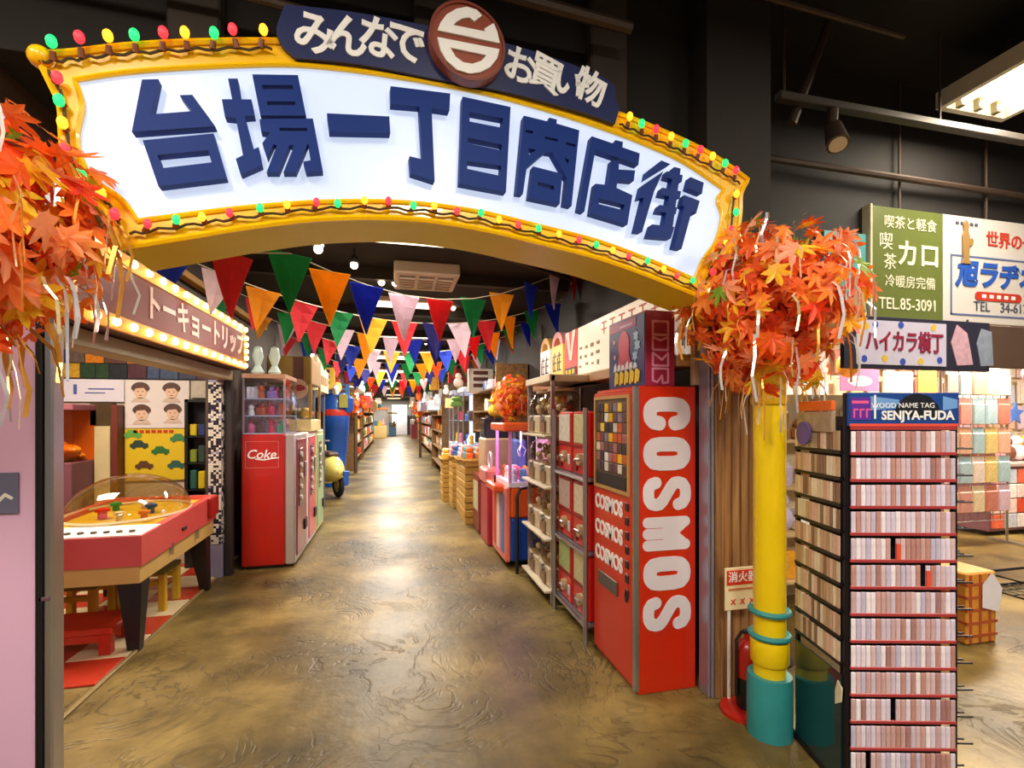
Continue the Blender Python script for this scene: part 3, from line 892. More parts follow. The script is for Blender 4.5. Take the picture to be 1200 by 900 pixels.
for x, y, dx, dy in ((PX1 - .1, PY0 + .12, .02, -.02), (PX0 + .1, PY0 + .12, -.02, -.02), (PX1 - .1, PY1 - .14, .05, .02), (PX0 + .1, PY1 - .14, -.05, .02)):
    b = MB(); z1 = .5
    b.add([(x - .075, y - .06, z1), (x + .075, y - .06, z1), (x + .075, y + .06, z1), (x - .075, y + .06, z1),
           (x + dx - .035, y + dy - .03, 0), (x + dx + .035, y + dy - .03, 0), (x + dx + .035, y + dy + .03, 0), (x + dx - .035, y + dy + .03, 0)],
          [(0, 1, 2, 3), (7, 6, 5, 4), (0, 4, 5, 1), (1, 5, 6, 2), (2, 6, 7, 3), (3, 7, 4, 0)])
    b.build('leg', BLACK, pb)
cx, cy = (PX0 + PX1) / 2, 4.6
prof = [(.405 * math.cos(a), .31 * math.sin(a)) for a in [k * math.pi / 2 / 10 for k in range(10)]] + [(.01, .31)]
d = MB(); d.lathe(prof, (0, 0, 0), 36); d.v = [(cx + p[0] * .98, cy + p[1] * 1.28, .825 + p[2]) for p in d.v]; d.f = d.f[:-2]; d.mi = d.mi[:-2]
d.build('dome', glass('dome_plastic', 'e8dcc8', .35), pb, True, label='clear plastic dome')
pts = [(cx + .4 * math.cos(k * math.pi / 18), cy + .52 * math.sin(k * math.pi / 18), .83) for k in range(36)]
MB().tube(pts, .014, 6, True).build('dome_ring', pm('dome_ring', 'd8c8a0', .3), pb, True)
for k, (x, y, r, cc) in enumerate([(-.15, -.1, .05, 'd83018'), (.12, .05, .045, '2858b0'), (0, .25, .055, 'e8e4d8'), (.2, -.25, .04, 'e89018'), (-.2, .2, .04, '30a050'), (.05, -.28, .035, 'f0ead8')]):
    MB().lathe([(r * .6, 0), (r * .6, .05), (r, .055), (r, .075), (.005, .085)], (cx + x, cy + y, .80), 14).build('bumper', pm('bumper_%d' % k, cc, .3), pb, True)
MB().box(PX1 - .005, PX1 + .03, PY1 - .22, PY1 - .02, .68, .86, .01).build('coin_box', pm('coin_box_red', 'a82018', .4), pb)
MB().box(PX1, PX1 + .012, 4.42, 4.5, .69, .715, .003).build('handle_slot', DARK, pb)
for y in (4.25, 4.75):
    MB().box(PX1 - .02, PX1 + .006, y, y + .015, .55, .64).build('hinge', CHROME, pb)

# low red bench and yellow stools
REDW = pm('bench_red', 'b52a14', .4, var=.2)
rb = thing('low_bench', 'low red wooden step bench under the front of the pinball table', 'bench', (-2.15, 3.98, 0))
MB().box(-2.55, -1.82, 3.8, 4.16, .15, .195, .008).build('seat', REDW, rb)
for x in (-2.5, -1.87):
    for y in (3.84, 4.12): MB().box(x - .035, x + .035, y - .03, y + .03, .012, .15, .004).build('leg', REDW, rb)
MB().box(-2.5, -1.87, 3.815, 3.835, .1, .15).build('rail', REDW, rb)
YW = pm('stool_yellow', 'c8a024', .45, var=.15)


def stool(x, y, label):
    t = thing('stool', label, 'stool', (x, y, 0.012))
    MB().box(x - .17, x + .17, y - .16, y + .16, .31, .35, .008).build('seat', pm('stool_top_green', '6a6a2a', .5, var=.2), t)
    for sx in (-1, 1):
        for sy in (-1, 1): MB().box(x + sx * .14 - .025, x + sx * .14 + .025, y + sy * .13 - .025, y + sy * .13 + .025, .012, .31, .004).build('leg', YW, t)
    for sy in (-1, 1): MB().box(x - .12, x + .12, y + sy * .13 - .012, y + sy * .13 + .012, .22, .26).build('rail', YW, t)


stool(-1.98, 4.72, 'low yellow wooden stool under the right side of the pinball table')
stool(-2.33, 4.45, 'low yellow wooden stool deep under the pinball table')

# ================================================================== LEFT SHOP BACK WALL
BYW = 5.985


def bx(px): return atY(px, 488, 6.0).x


def bz(px, py): return atY(px, py, 6.0).z


ps = thing('photo_strip', 'strip of small dark and colourful photographs along the top of the shop back wall', 'pictures', (-2.6, 5.97, 2.0))
MB().box(-3.6, -1.88, 5.985, 5.999, 1.99, 2.62).build('backing', DARK, ps)
PICM = pick('photo_print', ['4a2430', '2c3050', 'b8902c', '3a2018', '20242c', '384868', '7a2440', 'c87818', '60504a', 'a89888', '28402c', '5a3a30'], .35, var=.6)
for r_ in range(4):
    x = -3.58
    while x < -1.95:
        wd = rnd.uniform(.1, .22)
        MB().box(x, min(x + wd - .008, -1.89), 5.972, 5.985, 2.0 + r_ * .155, 2.147 + r_ * .155, .002).build('picture', PICM, ps); x += wd
FLT = lambda x, z: faceNY(x, 5.97, z)
wp = thing('white_board', 'long white paper board with faint blue marks below the photo strip', 'board', (-3.0, 5.98, 1.76))
MB().box(-3.5, bx(147), 5.972, 5.995, bz(110, 471), 1.985, .003).build('sheet', pm('paper_lilac', 'd6d2e0', .5, var=.06), wp)
b = MB(); fr = FLT(-3.12, 1.88)
b.rect(fr, -.08, -.05, -.05, .05, 0, .003); b.rect(fr, .05, .28, .0, .012, 0, .003); b.rect(fr, .02, .2, -.04, -.03, 0, .003)
b.build('print', pm('print_blue', '4a5aa0', .5), wp)
fp = thing('portrait_poster', 'white poster with four dark haired heads on the shop back wall', 'poster', (-2.44, 5.98, 1.47))
x0, x1 = bx(148), bx(223)
MB().box(x0, x1, 5.972, 5.995, 1.475, 1.985, .002).build('sheet', pm('poster_white', 'd8d0d0', .5, var=.04), fp)
SKIN = pm('print_skin', 'd8b49c', .6); HAIR = pm('print_hair', '54382e', .6)
for k, (fx, fz) in enumerate(((.24, .8), (.72, .8), (.26, .34), (.74, .36))):
    fr = FLT(x0 + (x1 - x0) * fx, 1.475 + .51 * fz)
    MB().ell(fr, 0, -.02, .058, .075, 0, .003).build('face_print', SKIN, fp)
    MB().prism([(.085 * math.cos(a), .01 + .07 * math.sin(a)) for a in [math.pi * j / 14 for j in range(15)]] + [(-.06, -.02), (-.045, .012), (.03, .02), (.06, -.02)], fr, .003, .005).build('hair_print', HAIR, fp)
    MB().prism([(-.09, -.13), (.09, -.13), (.05, -.085), (-.05, -.085)], fr, 0, .003).build('shoulder_print', pm('print_beige', 'c8b0a0', .6), fp)
    b = MB()
    for s in (-1, 1): b.ell(fr, s * .022, -.02, .008, .005, .003, .005, 8)
    b.ell(fr, 0, -.06, .014, .004, .003, .005, 8); b.build('features_print', HAIR, fp)
yp = thing('car_poster', 'yellow poster with small drawings of green and blue cars', 'poster', (-2.44, 5.98, .95))
MB().box(x0, x1, 5.972, 5.995, .92, 1.468, .002).build('sheet', pm('poster_yellow', 'd8b81c', .5, var=.06), yp)
for k, (fx, fz, cc) in enumerate(((.22, .7, '2c4038'), (.55, .58, '2a6a34'), (.84, .82, '3a7a4a'), (.8, .3, '2c5a50'), (.3, .3, '5a3a20'), (.12, .9, '60a040'))):
    fr = FLT(x0 + (x1 - x0) * fx, .92 + .548 * fz); b = MB()
    b.prism([(-.085, -.03), (.085, -.03), (.08, .01), (.045, .015), (.02, .045), (-.04, .045), (-.06, .012), (-.085, .005)], fr, 0, .003)
    b.ell(fr, -.05, -.03, .018, .018, 0, .004, 10); b.ell(fr, .05, -.03, .018, .018, 0, .004, 10)
    b.build('car_print', pm('car_print_%d' % k, cc, .5), yp)
b = MB(); fr = FLT((x0 + x1) / 2 - .02, 1.44)
for k in range(7): b.rect(fr, -.2 + k * .055, -.16 + k * .055, -.016, .016, 0, .003)
b.build('title_print', pm('print_red', 'b83018', .5), yp)
cb = thing('black_cabinet', 'narrow black framed glass cabinet with dark goods beside the posters', 'cabinet', (-2.0, 5.9, 0))
x0, x1 = bx(225), -1.86; z1 = 1.78
b = MB().box(x0, x0 + .03, 5.8, 5.98, .5, z1).box(x1 - .03, x1, 5.8, 5.98, .5, z1).box(x0, x1, 5.8, 5.98, z1 - .03, z1).box(x0, x1, 5.8, 5.98, .0, .6).box(x0, x1, 5.95, 5.98, .5, z1)
for z in (.82, 1.1, 1.38): b.box(x0, x1, 5.8, 5.97, z, z + .015)
b.build('frame', BLACK, cb)
k = 0
for z in (.835, 1.115, 1.395):
    for x in (x0 + .07, x0 + .15, x0 + .22):
        MB().box(x - .033, x + .033, 5.83, 5.92, z, z + rnd.uniform(.1, .2), .008).build('boxed_good', pm('cab_good_%d' % (k % 5), ['2a5a50', 'c8b020', '28386a', '7a8a30', '30403a'][k % 5], .4), cb); k += 1
tag(recentre(MB().box(x0, x1 + .0, 5.97, 5.996, 1.8, 1.985, .002).build('notice_sheet', [pm('notice_grey', 'b8aca0', .5, var=.3, scale=20)])), 'grey notice sheet above the black glass cabinet', 'notice')
# counter with orange food display, cream post
fd = thing('snack_display', 'orange lit snack display case with heaped snacks at the back left of the shop', 'display case', (-3.25, 5.7, 0))
xa, xb = bx(70), bx(119)
MB().box(xa, xb, 5.5, 5.95, 0, 1.16, .01).build('counter', pm('counter_mauve', '7a4a58', .5), fd)
MB().box(xa, xb, 5.9, 5.95, 1.16, 1.72).build('back', pm('case_orange', 'c05a10', .4), fd)
MB().box(xa, xb, 5.52, 5.95, 1.66, 1.72, .008).build('roof', pm('case_mauve', 'a06070', .4), fd)
for k in range(16):
    p = (xa + .06 + (xb - xa - .12) * rnd.random(), 5.7 + rnd.uniform(-.1, .12), 1.2 + .16 * rnd.random())
    MB().ball(p, rnd.uniform(.05, .075), 8, 6, (1.3, 1, .7)).build('snack', pm('snack_orange', 'f08a12', .4, var=.3, scale=15), fd, True)
MB().box(xa, xb, 5.535, 5.54, 1.16, 1.66).build('pane', glass('case_glass', 'fff0d8', .2), fd)
tag(recentre(MB().box(bx(120), bx(138), 5.85, 5.98, 0, 1.5, .005).build('cream_board', pm('cream_board', 'c9b98c', .5))), 'plain cream board standing between snack display and brown post', 'board')
tag(recentre(MB().box(bx(139), bx(147), 5.85, 5.98, 0, 1.72, .005).build('brown_post', pm('brown_post', '6a2c20', .5))), 'dark red brown post left of the posters', 'post')
tag(recentre(MB().box(bx(112), bx(138), 5.9, 5.98, 1.502, 1.74, .003).build('framed_picture', pm('framed_pic', '4a3a22', .4, var=.5, scale=12))), 'small dark framed picture above the cream board', 'picture')

# ================================================================== LEFT: VENDING MACHINES
SCREEN = pm('machine_panel_pale', 'c8bcb8', .3, coat=.3)


def vending(y0, y1, body, front, stripe, label, logo=None, x1=-1.02, z=1.41):
    t = thing('vending_machine', label, 'vending machine', (-1.3, (y0 + y1) / 2, 0))
    MB().box(-1.54, x1 - .1, y0, y1, .03, z, .012).build('cabinet', body, t)
    MB().box(-1.5, x1 - .06, y0 + .03, y1 - .03, 0, .03).build('plinth', BLACK, t)
    dr = MB().box(x1 - .1, x1, y0 + .004, y1 - .004, .03, z, .014).build('door', stripe, t)
    MB().box(x1, x1 + .012, y0 + .08, y1 - .08, .1, z - .06, .004).build('front_panel', front, dr)
    MB().box(x1 + .012, x1 + .02, y0 + .16, y0 + .36, .62, 1.25, .004).build('bottle_window', pm('window_dark', '40202a', .1, coat=.5), dr)
    for k in range(5):
        MB().cyl((x1 + .02, y0 + .26, .7 + k * .12), (x1 + .034, y0 + .26, .7 + k * .12), .03, n=12).build('bottle_cap', pm('bottle_cap', 'd8d0c8', .3), dr)
    MB().box(x1 + .012, x1 + .026, y1 - .22, y1 - .12, .9, 1.08, .004).build('coin_plate', CHROME, dr)
    MB().box(x1 + .012, x1 + .03, y1 - .25, y1 - .1, .3, .42, .004).build('return_tray', DARK, dr)
    return t


DRED = pm('vending_dark_red', '8c1420', .3, coat=.3)
v1 = vending(5.62, 6.33, RED, DRED, pm('vending_silver', 'b8b0ac', .3, .3), 'red vending machine with white script on its side at the end of the row')
fr = faceNY(-1.34, 5.619, 1.2)
b = MB()
for (x0, x1, z0, z1) in ((-.16, .16, .135, .139), (-.16, .16, -.139, -.135), (-.16, -.156, -.135, .135), (.156, .16, -.135, .135)): b.rect(fr, x0, x1, z0, z1, 0, .003)
b.build('side_frame', pm('line_pink', 'e07a70', .4), v1)
text('Coke', .13, faceNY(-1.35, 5.618, 1.2), WTXT, v1, 'lettering', bold=.001, shear=.25)
MB().stroke([(-.06, -.045), (.02, -.055), (.1, -.04), (.16, -.035)], .012, fr, 0, .003).build('swash', WTXT, v1)
v2 = vending(6.38, 7.04, pm('vending_red2', 'a83038', .35), pm('vending_pink', 'd85a68', .3), WHITE, 'second vending machine of the row with pink red front and white edges')
v3 = vending(7.09, 7.8, pm('vending_green', '9cc0a0', .35), pm('vending_green2', 'a8c89c', .35), pm('vending_yellowgreen', 'd0d090', .35), 'third vending machine of the row with pale green front')

# glass showcase with toys on the first machine
gc = thing('toy_showcase', 'glass showcase with rows of small toys on top of the red vending machine', 'showcase', (-1.32, 5.9, 1.41))
for x in (-1.54, -1.14):
    for y in (5.66, 6.26): MB().box(x, x + .018, y, y + .018, 1.412, 2.02).build('post', CHROME, gc)
for z in (1.412, 1.6, 1.78): MB().box(-1.53, -1.13, 5.67, 6.27, z, z + .012).build('shelf', pm('glass_shelf', 'b8c4d8', .15), gc)
MB().box(-1.545, -1.12, 5.655, 6.285, 2.0, 2.05, .006).build('top', pm('case_top', 'b89078', .4), gc)
MB().box(-1.535, -1.13, 5.664, 5.668, 1.42, 2.0).build('pane', glass('clear_glass', 'f4f8ff', .15), gc)
MB().box(-1.12, -1.116, 5.67, 6.27, 1.42, 2.0).build('pane', glass('clear_glass'), gc)
TOYC = ['d83a50', '3060c0', 'e8e4ea', 'e8a0b0', '40a068', 'f0c030', '8a70b8', 'f4f0ee', 'c85a28', '80b0d8', 'e06a90', '5a4a40']
TOY = pick('toy_plastic', TOYC, .35, var=.25)


def toy_mesh(k):
    b = MB()
    if k == 0: b.lathe([(.03, 0), (.035, .02), (.028, .06), (.02, .065), (.03, .08), (.034, .1), (.02, .125), (.002, .13)], n=10)
    elif k == 1: b.box(-.035, .035, -.03, .03, 0, .12, .006); b.box(-.025, .025, -.034, -.03, .03, .1)
    elif k == 2: b.lathe([(.025, 0), (.04, .03), (.04, .06), (.025, .09), (.002, .1)], n=10); b.ball((0, 0, .105), .022, 8, 6)
    else: b.box(-.045, .045, -.03, .03, 0, .08, .01); b.box(-.02, .02, -.02, .02, .08, .12, .005)
    o = b.build('toy', TOY, None, True); me = o.data; bpy.data.objects.remove(o); return me


TOYS = [toy_mesh(k) for k in range(4)]
tn = 0
for z, rowname in ((1.424, 'bottom'), (1.612, 'middle'), (1.792, 'top')):
    for i in range(4):
        for j in range(2):
            o = bpy.data.objects.new('toy', TOYS[(i * 3 + j + int(z * 10)) % 4]); COL.objects.link(o)
            o.location = (-1.48 + i * .1, 5.76 + j * .2, z); o.scale = (1, 1, rnd.uniform(.85, 1.2)); o.rotation_euler.z = rnd.uniform(-.5, .5)
            tag(o, 'small plastic toy on the %s shelf of the glass showcase, %s row' % (rowname, ['front', 'back'][j]), 'toy', 'toys in the glass showcase')
# twin mirror-like plastic shapes above the case
for k, x in enumerate((-1.45, -1.28)):
    o = MB().lathe([(.05, 0), (.07, .03), (.03, .1), (.06, .2), (.04, .3), (.005, .32)], (x, 5.9, 2.055), 12).build('glass_jar', pm('jar_glass', 'cfe6e0', .1, var=.1), None, True)
    tag(recentre(o), ['pale glass jar on the left of the showcase top', 'pale glass jar on the right of the showcase top'][k], 'jar')

# popcorn stand on the next machines
pc = thing('popcorn_case', 'golden snack case with round red label standing on the vending row', 'snack case', (-1.24, 6.9, 1.41))
MB().box(-1.5, -.99, 6.5, 7.3, 1.412, 1.56, .008).build('base', pm('case_cream', 'e0cc90', .4), pc)
MB().box(-1.5, -.99, 6.5, 7.3, 2.0, 2.34, .01).build('hood', pm('case_gold', '8c7030', .35, .3), pc)
for x, y in ((-1.5, 6.5), (-1.02, 6.5), (-1.5, 7.27), (-1.02, 7.27)): MB().box(x, x + .03, y, y + .03, 1.56, 2.0).build('post', pm('case_gold2', 'b8903a', .3, .5), pc)
MB().box(-1.2, -1.08, 6.49, 6.5, 1.98, 2.33).build('brown_stripe', pm('stripe_brown', '5a2418', .4), pc)
MB().ell(faceNY(-1.14, 6.488, 1.94), 0, 0, .11, .12, 0, .015, 28).build('round_label', pm('label_tan', 'c8a080', .4), pc)
MB().ell(faceNY(-1.14, 6.473, 1.94), 0, .01, .085, .04, 0, .006, 24).build('label_centre', pm('label_red', '9c2818', .4), pc)
for k in range(22):
    MB().ball((-1.45 + .4 * rnd.random(), 6.55 + .6 * rnd.random(), 1.6 + .1 * rnd.random()), .06, 7, 5, (1, 1, .8)).build('snack', pm('snack_%d' % (k % 4), ['3a5a20', 'c8a040', 'c85a20', '6a5a20'][k % 4], .5, var=.3), pc, True)
MB().box(-1.49, -1.0, 6.505, 6.509, 1.56, 2.0).build('pane', glass('clear_glass'), pc)

# third stand top: cream price sign and pots
ws = thing('cream_signboard', 'cream signboard slanting over the corridor beyond the snack case', 'sign', (-1.3, 8.6, 1.9))
MB().prism([(0, 0), (1.3, 0), (1.3, .34), (0, .52)], faceX(-1.12, 7.9, 2.0), -.06, 0).build('board', pm('cream_sign', 'e8d8ae', .5), ws)
MB().box(-1.2, -1.17, 8.0, 8.03, 0, 2.0).build('support', GREY, ws)
MB().box(-1.2, -1.17, 9.1, 9.13, 0, 2.0).build('support', GREY, ws)
b = MB()
for k in range(5): b.rect(faceX(-1.118, 8.05 + k * .22, 2.18), 0, .13, -.07, .07, 0, .004)
b.build('print', pm('print_brown', '9a6a40', .5), ws)

# plain blue stand with red band, built in place of a robot figure
bs = thing('blue_stand_in', 'tall plain blue stand with a red band, replacing a robot figure behind the scooter', 'display stand', (-1.3, 12.1, 0))
BLUE = pm('bright_blue', '1c58b8', .35, coat=.3, var=.15)
MB().lathe([(.3, 0), (.3, .25), (.22, .4), (.26, .9), (.3, 1.3), (.32, 1.62)], (-1.32, 12.1, 0), 20).build('body', BLUE, bs, True)
MB().lathe([(.325, 1.62), (.33, 1.64), (.33, 1.74), (.325, 1.76)], (-1.32, 12.1, 0), 20).build('band', pm('band_red', 'd83a28', .4), bs, True)
MB().lathe([(.32, 1.76), (.31, 2.0), (.24, 2.12), (.1, 2.16)], (-1.32, 12.1, 0), 20).build('cap', BLUE, bs, True)
for s in (-1, 1): MB().lathe([(.12, 1.7), (.16, 1.8), (.16, 2.02), (.05, 2.1)], (-1.32 + s * .26, 12.0, 0), 14).build('side_drum', BLUE, bs, True)
MB().box(-1.2, -1.02, 11.72, 11.76, 1.8, 2.1).build('card', pm('card_olive', 'a8a048', .5), bs)

# yellow scooter, tail towards us
sc = thing('scooter', 'cream yellow motor scooter parked beside the vending machines', 'scooter', (-1.2, 10.6, 0))
SCY = pm('scooter_yellow', 'ead978', .3, coat=.5, var=.06)
wx, wy, wr = -1.12, 10.3, .25
pts = [(wx + .02, wy + (wr - .05) * math.cos(k * math.pi / 12), wr + (wr - .05) * math.sin(k * math.pi / 12)) for k in range(24)]
wh = MB().tube(pts, .055, 8, True).build('rear_wheel', pm('tyre', '1a1818', .7), sc, True)
MB().cyl((wx - .03, wy, wr), (wx + .08, wy, wr), .11, n=16).build('hub', pm('hub_cream', 'b8a868', .4), wh)
wh2 = MB().tube([(wx - .05, wy + 1.2 + (wr - .05) * math.cos(k * math.pi / 12), wr + (wr - .05) * math.sin(k * math.pi / 12)) for k in range(24)], .055, 8, True).build('front_wheel', pm('tyre', '1a1818'), sc, True)
b = MB(); b.ball((0, 0, 0), 1, 16, 10); b.v = [(wx - .1 + p[0] * .24, wy + .12 + p[1] * .52, .52 + p[2] * (.33 if p[2] > 0 else .22)) for p in b.v]
b.build('body', SCY, sc, True)
MB().box(wx - .22, wx + .02, wy - .1, wy + .55, .8, .9, .04).build('saddle', pm('saddle_brown', '4a3020', .5), sc)
MB().box(wx - .3, wx + .1, wy + .95, wy + 1.0, .25, 1.0, .03).build('leg_shield', SCY, sc)
MB().box(wx - .28, wx + .08, wy + .5, wy + .98, .22, .27, .01).build('footboard', SCY, sc)
MB().tube([(wx - .1, wy + 1.1, .35), (wx - .1, wy + .98, 1.05)], .03, 8).build('steering_post', SCY, sc)
MB().tube([(wx - .35, wy + .9, 1.08), (wx - .1, wy + .98, 1.08), (wx + .15, wy + .9, 1.08)], .018, 8).build('handlebar', CHROME, sc)
MB().box(wx - .02, wx + .1, wy - .42, wy - .36, .45, .55, .01).build('tail_lamp', pm('tail_blue', '2860b8', .3), sc)

sc.rotation_euler.z = math.radians(25); sc.location = (-1.29, 10.54, 0)

# ================================================================== BUNTING
FC = {'r': pm('flag_red', 'd8303a', .7), 'g': pm('flag_green', '118a48', .7), 'y': pm('flag_yellow', 'f2a818', .7), 'b': pm('flag_blue', '2440b8', .7),
      'w': pm('flag_lilac_white', 'e8d4e0', .7), 'o': pm('flag_orange', 'e87830', .7), 'n': pm('flag_navy', '2c2a78', .7)}
FLAGME = {}


for _c in FC.values():
    _m = _c.node_tree; _b = _m.nodes['Principled BSDF']; _t = _m.nodes.new('ShaderNodeBsdfTranslucent'); _x = _m.nodes.new('ShaderNodeMixShader'); _x.inputs[0].default_value = .45
    _m.links.new(_b.inputs['Base Color'].links[0].from_socket, _t.inputs[0]); _m.links.new(_b.outputs[0], _x.inputs[1]); _m.links.new(_t.outputs[0], _x.inputs[2]); _m.links.new(_x.outputs[0], _m.nodes['Material Output'].inputs[0])


def flag_mesh(c):
    if c in FLAGME: return FLAGME[c]
    me = bpy.data.meshes.new('flag')
    vs = []; fs = []; n = 4
    for s in (0, 1):
        for i in range(n + 1):
            f = i / n; wd = .5 * (1 - f) + .012 * f; d = .05 * math.sin(f * 2.6) + s * .012
            vs += [(-wd, d, -f), (0, d + .04 * (1 - f) * math.sin(f * 3), -f), (wd, d - .02 * f, -f)]
    m = 3 * (n + 1)
    for i in range(n):
        for j in (0, 1):
            a = 3 * i + j; fs += [(a, a + 1, a + 4, a + 3), (m + a, m + a + 3, m + a + 4, m + a + 1)]
    me.from_pydata(vs, [], fs); me.materials.append(FC[c]); me.update()
    FLAGME[c] = me
    return me


def bunting(p0, p1, sag, cols, wd, ht, label, gap=1.18):
    p0, p1 = V(p0), V(p1); n = 40
    P = lambda t: p0.lerp(p1, t) - Z * (4 * sag * t * (1 - t))
    t = thing('bunting_string', label, 'bunting', p0.lerp(p1, .5))
    MB().tube([P(k / n) for k in range(n + 1)], .004, 4).build('cord', pm('cord', 'c8b8a0', .6), t)
    N = len(cols)
    for k, c in enumerate(cols):
        f = (k + .5) / N; q = P(f); d = (P(min(1, f + .01)) - P(max(0, f - .01))).normalized()
        o = bpy.data.objects.new('flag', flag_mesh(c)); COL.objects.link(o); o.parent = t
        yv = Z.cross(d).normalized(); zv = (Z + V((rnd.gauss(0, .06), rnd.gauss(0, .1), 0))).normalized(); a = rnd.gauss(0, .28)
        dx = (d * math.cos(a) + yv * math.sin(a)).normalized(); yv = Z.cross(dx).normalized(); 
        s = rnd.uniform(.92, 1.06)
        m = MT(((dx.x * wd * s, yv.x * .3, -0 + zv.x * ht, q.x - t.location.x), (dx.y * wd * s, yv.y * .3, zv.y * ht, q.y - t.location.y), (dx.z * wd * s, yv.z * .3, zv.z * ht * s, q.z - t.location.z), (0, 0, 0, 1)))
        o.matrix_local = m
    return t


t = thing('bunting_string', 'nearest bunting string with large red green yellow blue flags under the arch', 'bunting', (0, 3.8, 2.5))
NEAR = [(272, 296, 3.0, 'r', .5), (340, 297, 3.25, 'g', .1), (387, 318, 3.5, 'y', -.1), (430, 334, 3.75, 'b', .1), (474, 346, 4.0, 'w', 0), (516, 351, 4.25, 'r', 0), (555, 350, 4.5, 'g', -.1),
        (588, 344, 4.7, 'y', -.2), (623, 333, 4.85, 'b', .3), (650, 323, 5.0, 'w', .4), (674, 314, 5.15, 'r', .4)]
PT = [atY(a[0], a[1], a[2]) for a in NEAR]
MB().tube([V((-1.4, 2.75, 2.66))] + PT + [V((1.96, 5.3, 3.1))], .004, 4).build('cord', pm('cord', 'c8b8a0', .6), t)
for (px, py, yy, c, rz), q in zip(NEAR, PT):
    o = bpy.data.objects.new('flag', flag_mesh(c)); COL.objects.link(o); o.parent = t
    o.location = q - t.location; o.rotation_euler = (0, 0, .45 + rz); o.scale = (.27, .3, .36)
bunting((-1.7, 4.0, 2.85), (1.9, 5.4, 2.95), .42, 'bwyrgyrnwrygb', .25, .33, 'second bunting string behind the nearest one, sagging low on the left')
bunting((-1.7, 5.2, 2.9), (1.9, 6.6, 2.95), .42, 'grgrwywbnwrygb', .24, .32, 'third bunting string from the entrance')
bunting((-1.7, 6.6, 2.9), (1.9, 7.6, 2.95), .42, 'ywgrbwygybrgwr', .24, .32, 'fourth bunting string from the entrance')
bunting((-1.7, 8.2, 2.9), (1.9, 9.2, 2.95), .42, 'rbgnywbgyogrwb', .24, .32, 'fifth bunting string from the entrance')
bunting((-1.7, 10, 2.9), (1.9, 11, 2.95), .42, 'ogrbnywrgnbrgo', .24, .32, 'sixth bunting string from the entrance')
bunting((-1.7, 12.2, 2.9), (1.9, 13.2, 2.95), .42, 'gyrnobgrywbgor', .24, .32, 'seventh bunting string from the entrance')
bunting((-1.7, 15, 2.9), (1.9, 16, 2.95), .42, 'ynbgrwyobrgnyw', .24, .32, 'eighth bunting string, farthest down the corridor')

# ================================================================== FAR CORRIDOR, LEFT AND RIGHT
bunch('autumn_leaf_bunch', 'small orange leaf bunch on a far post beyond the blue stand', (-1.05, 14.6, 1.92), .3, .32, 60, 60, 0, 1.25)
bunch('autumn_leaf_bunch', 'orange and yellow leaf bunch above the red roof of the claw machine', (1.6, 6.6, 1.86), .28, .32, 220, 220, 20, .75)
bunch('autumn_leaf_bunch', 'tiny orange leaf bunch far down the corridor on the right', (1.0, 19.5, 1.9), .3, .36, 40, 40, 0, 1.4)
for x, y, z in ((-1.05, 14.6, 1.7), (1.6, 6.6, 1.66), (1.0, 19.5, 1.6)):
    tag(recentre(MB().cyl((x, y, 0), (x, y, z), .05, n=12).build('corridor_post', pm('post_brown', '5a4630', .5), None, True)),
        {14.6: 'thin post under the far left leaf bunch', 6.6: 'thin post behind the claw machine under its leaf bunch', 19.5: 'thin post under the farthest leaf bunch'}[y], 'post')

GOODC = ['e8c080', 'e04838', 'fff0dc', 'a87a4a', 'f8b030', 'b8d0e8', 'f8e8d8', '3a70b0', '70a050', 'f0a0b0', 'd88a40', 'ffffff', '7a4a3a', 'd8c8f0', 'f06a20', '50b0b8']
GOOD = pick('shop_goods', GOODC, .5, var=.3)
GOODI = pick('shop_goods_far', GOODC, .5, True, var=.3)
SHELFW = wood_mat('shelf_wood', '6a4a2c', 'a07c4c', 'Y')


def good_mesh(k):
    b = MB()
    if k == 0: b.box(-.09, .09, -.07, .07, 0, .24, .01); b.box(-.06, .06, -.075, -.07, .06, .2)
    elif k == 1: b.lathe([(.06, 0), (.08, .04), (.08, .16), (.04, .2), (.045, .24)], n=10)
    elif k == 2: b.box(-.12, .12, -.08, .08, 0, .12, .02); b.box(-.1, .1, -.07, .07, .12, .2, .02)
    else: b.ball((0, 0, .1), .1, 9, 6); b.ball((0, 0, .23), .065, 8, 6)
    o = b.build('good', GOOD, None, True); me = o.data; bpy.data.objects.remove(o); return me


GMESH = [good_mesh(k) for k in range(4)]
GN = ['goods_box', 'jar', 'stacked_package', 'plush_toy']
GL = ['small upright goods box', 'small shop jar', 'stacked package', 'round stuffed toy']


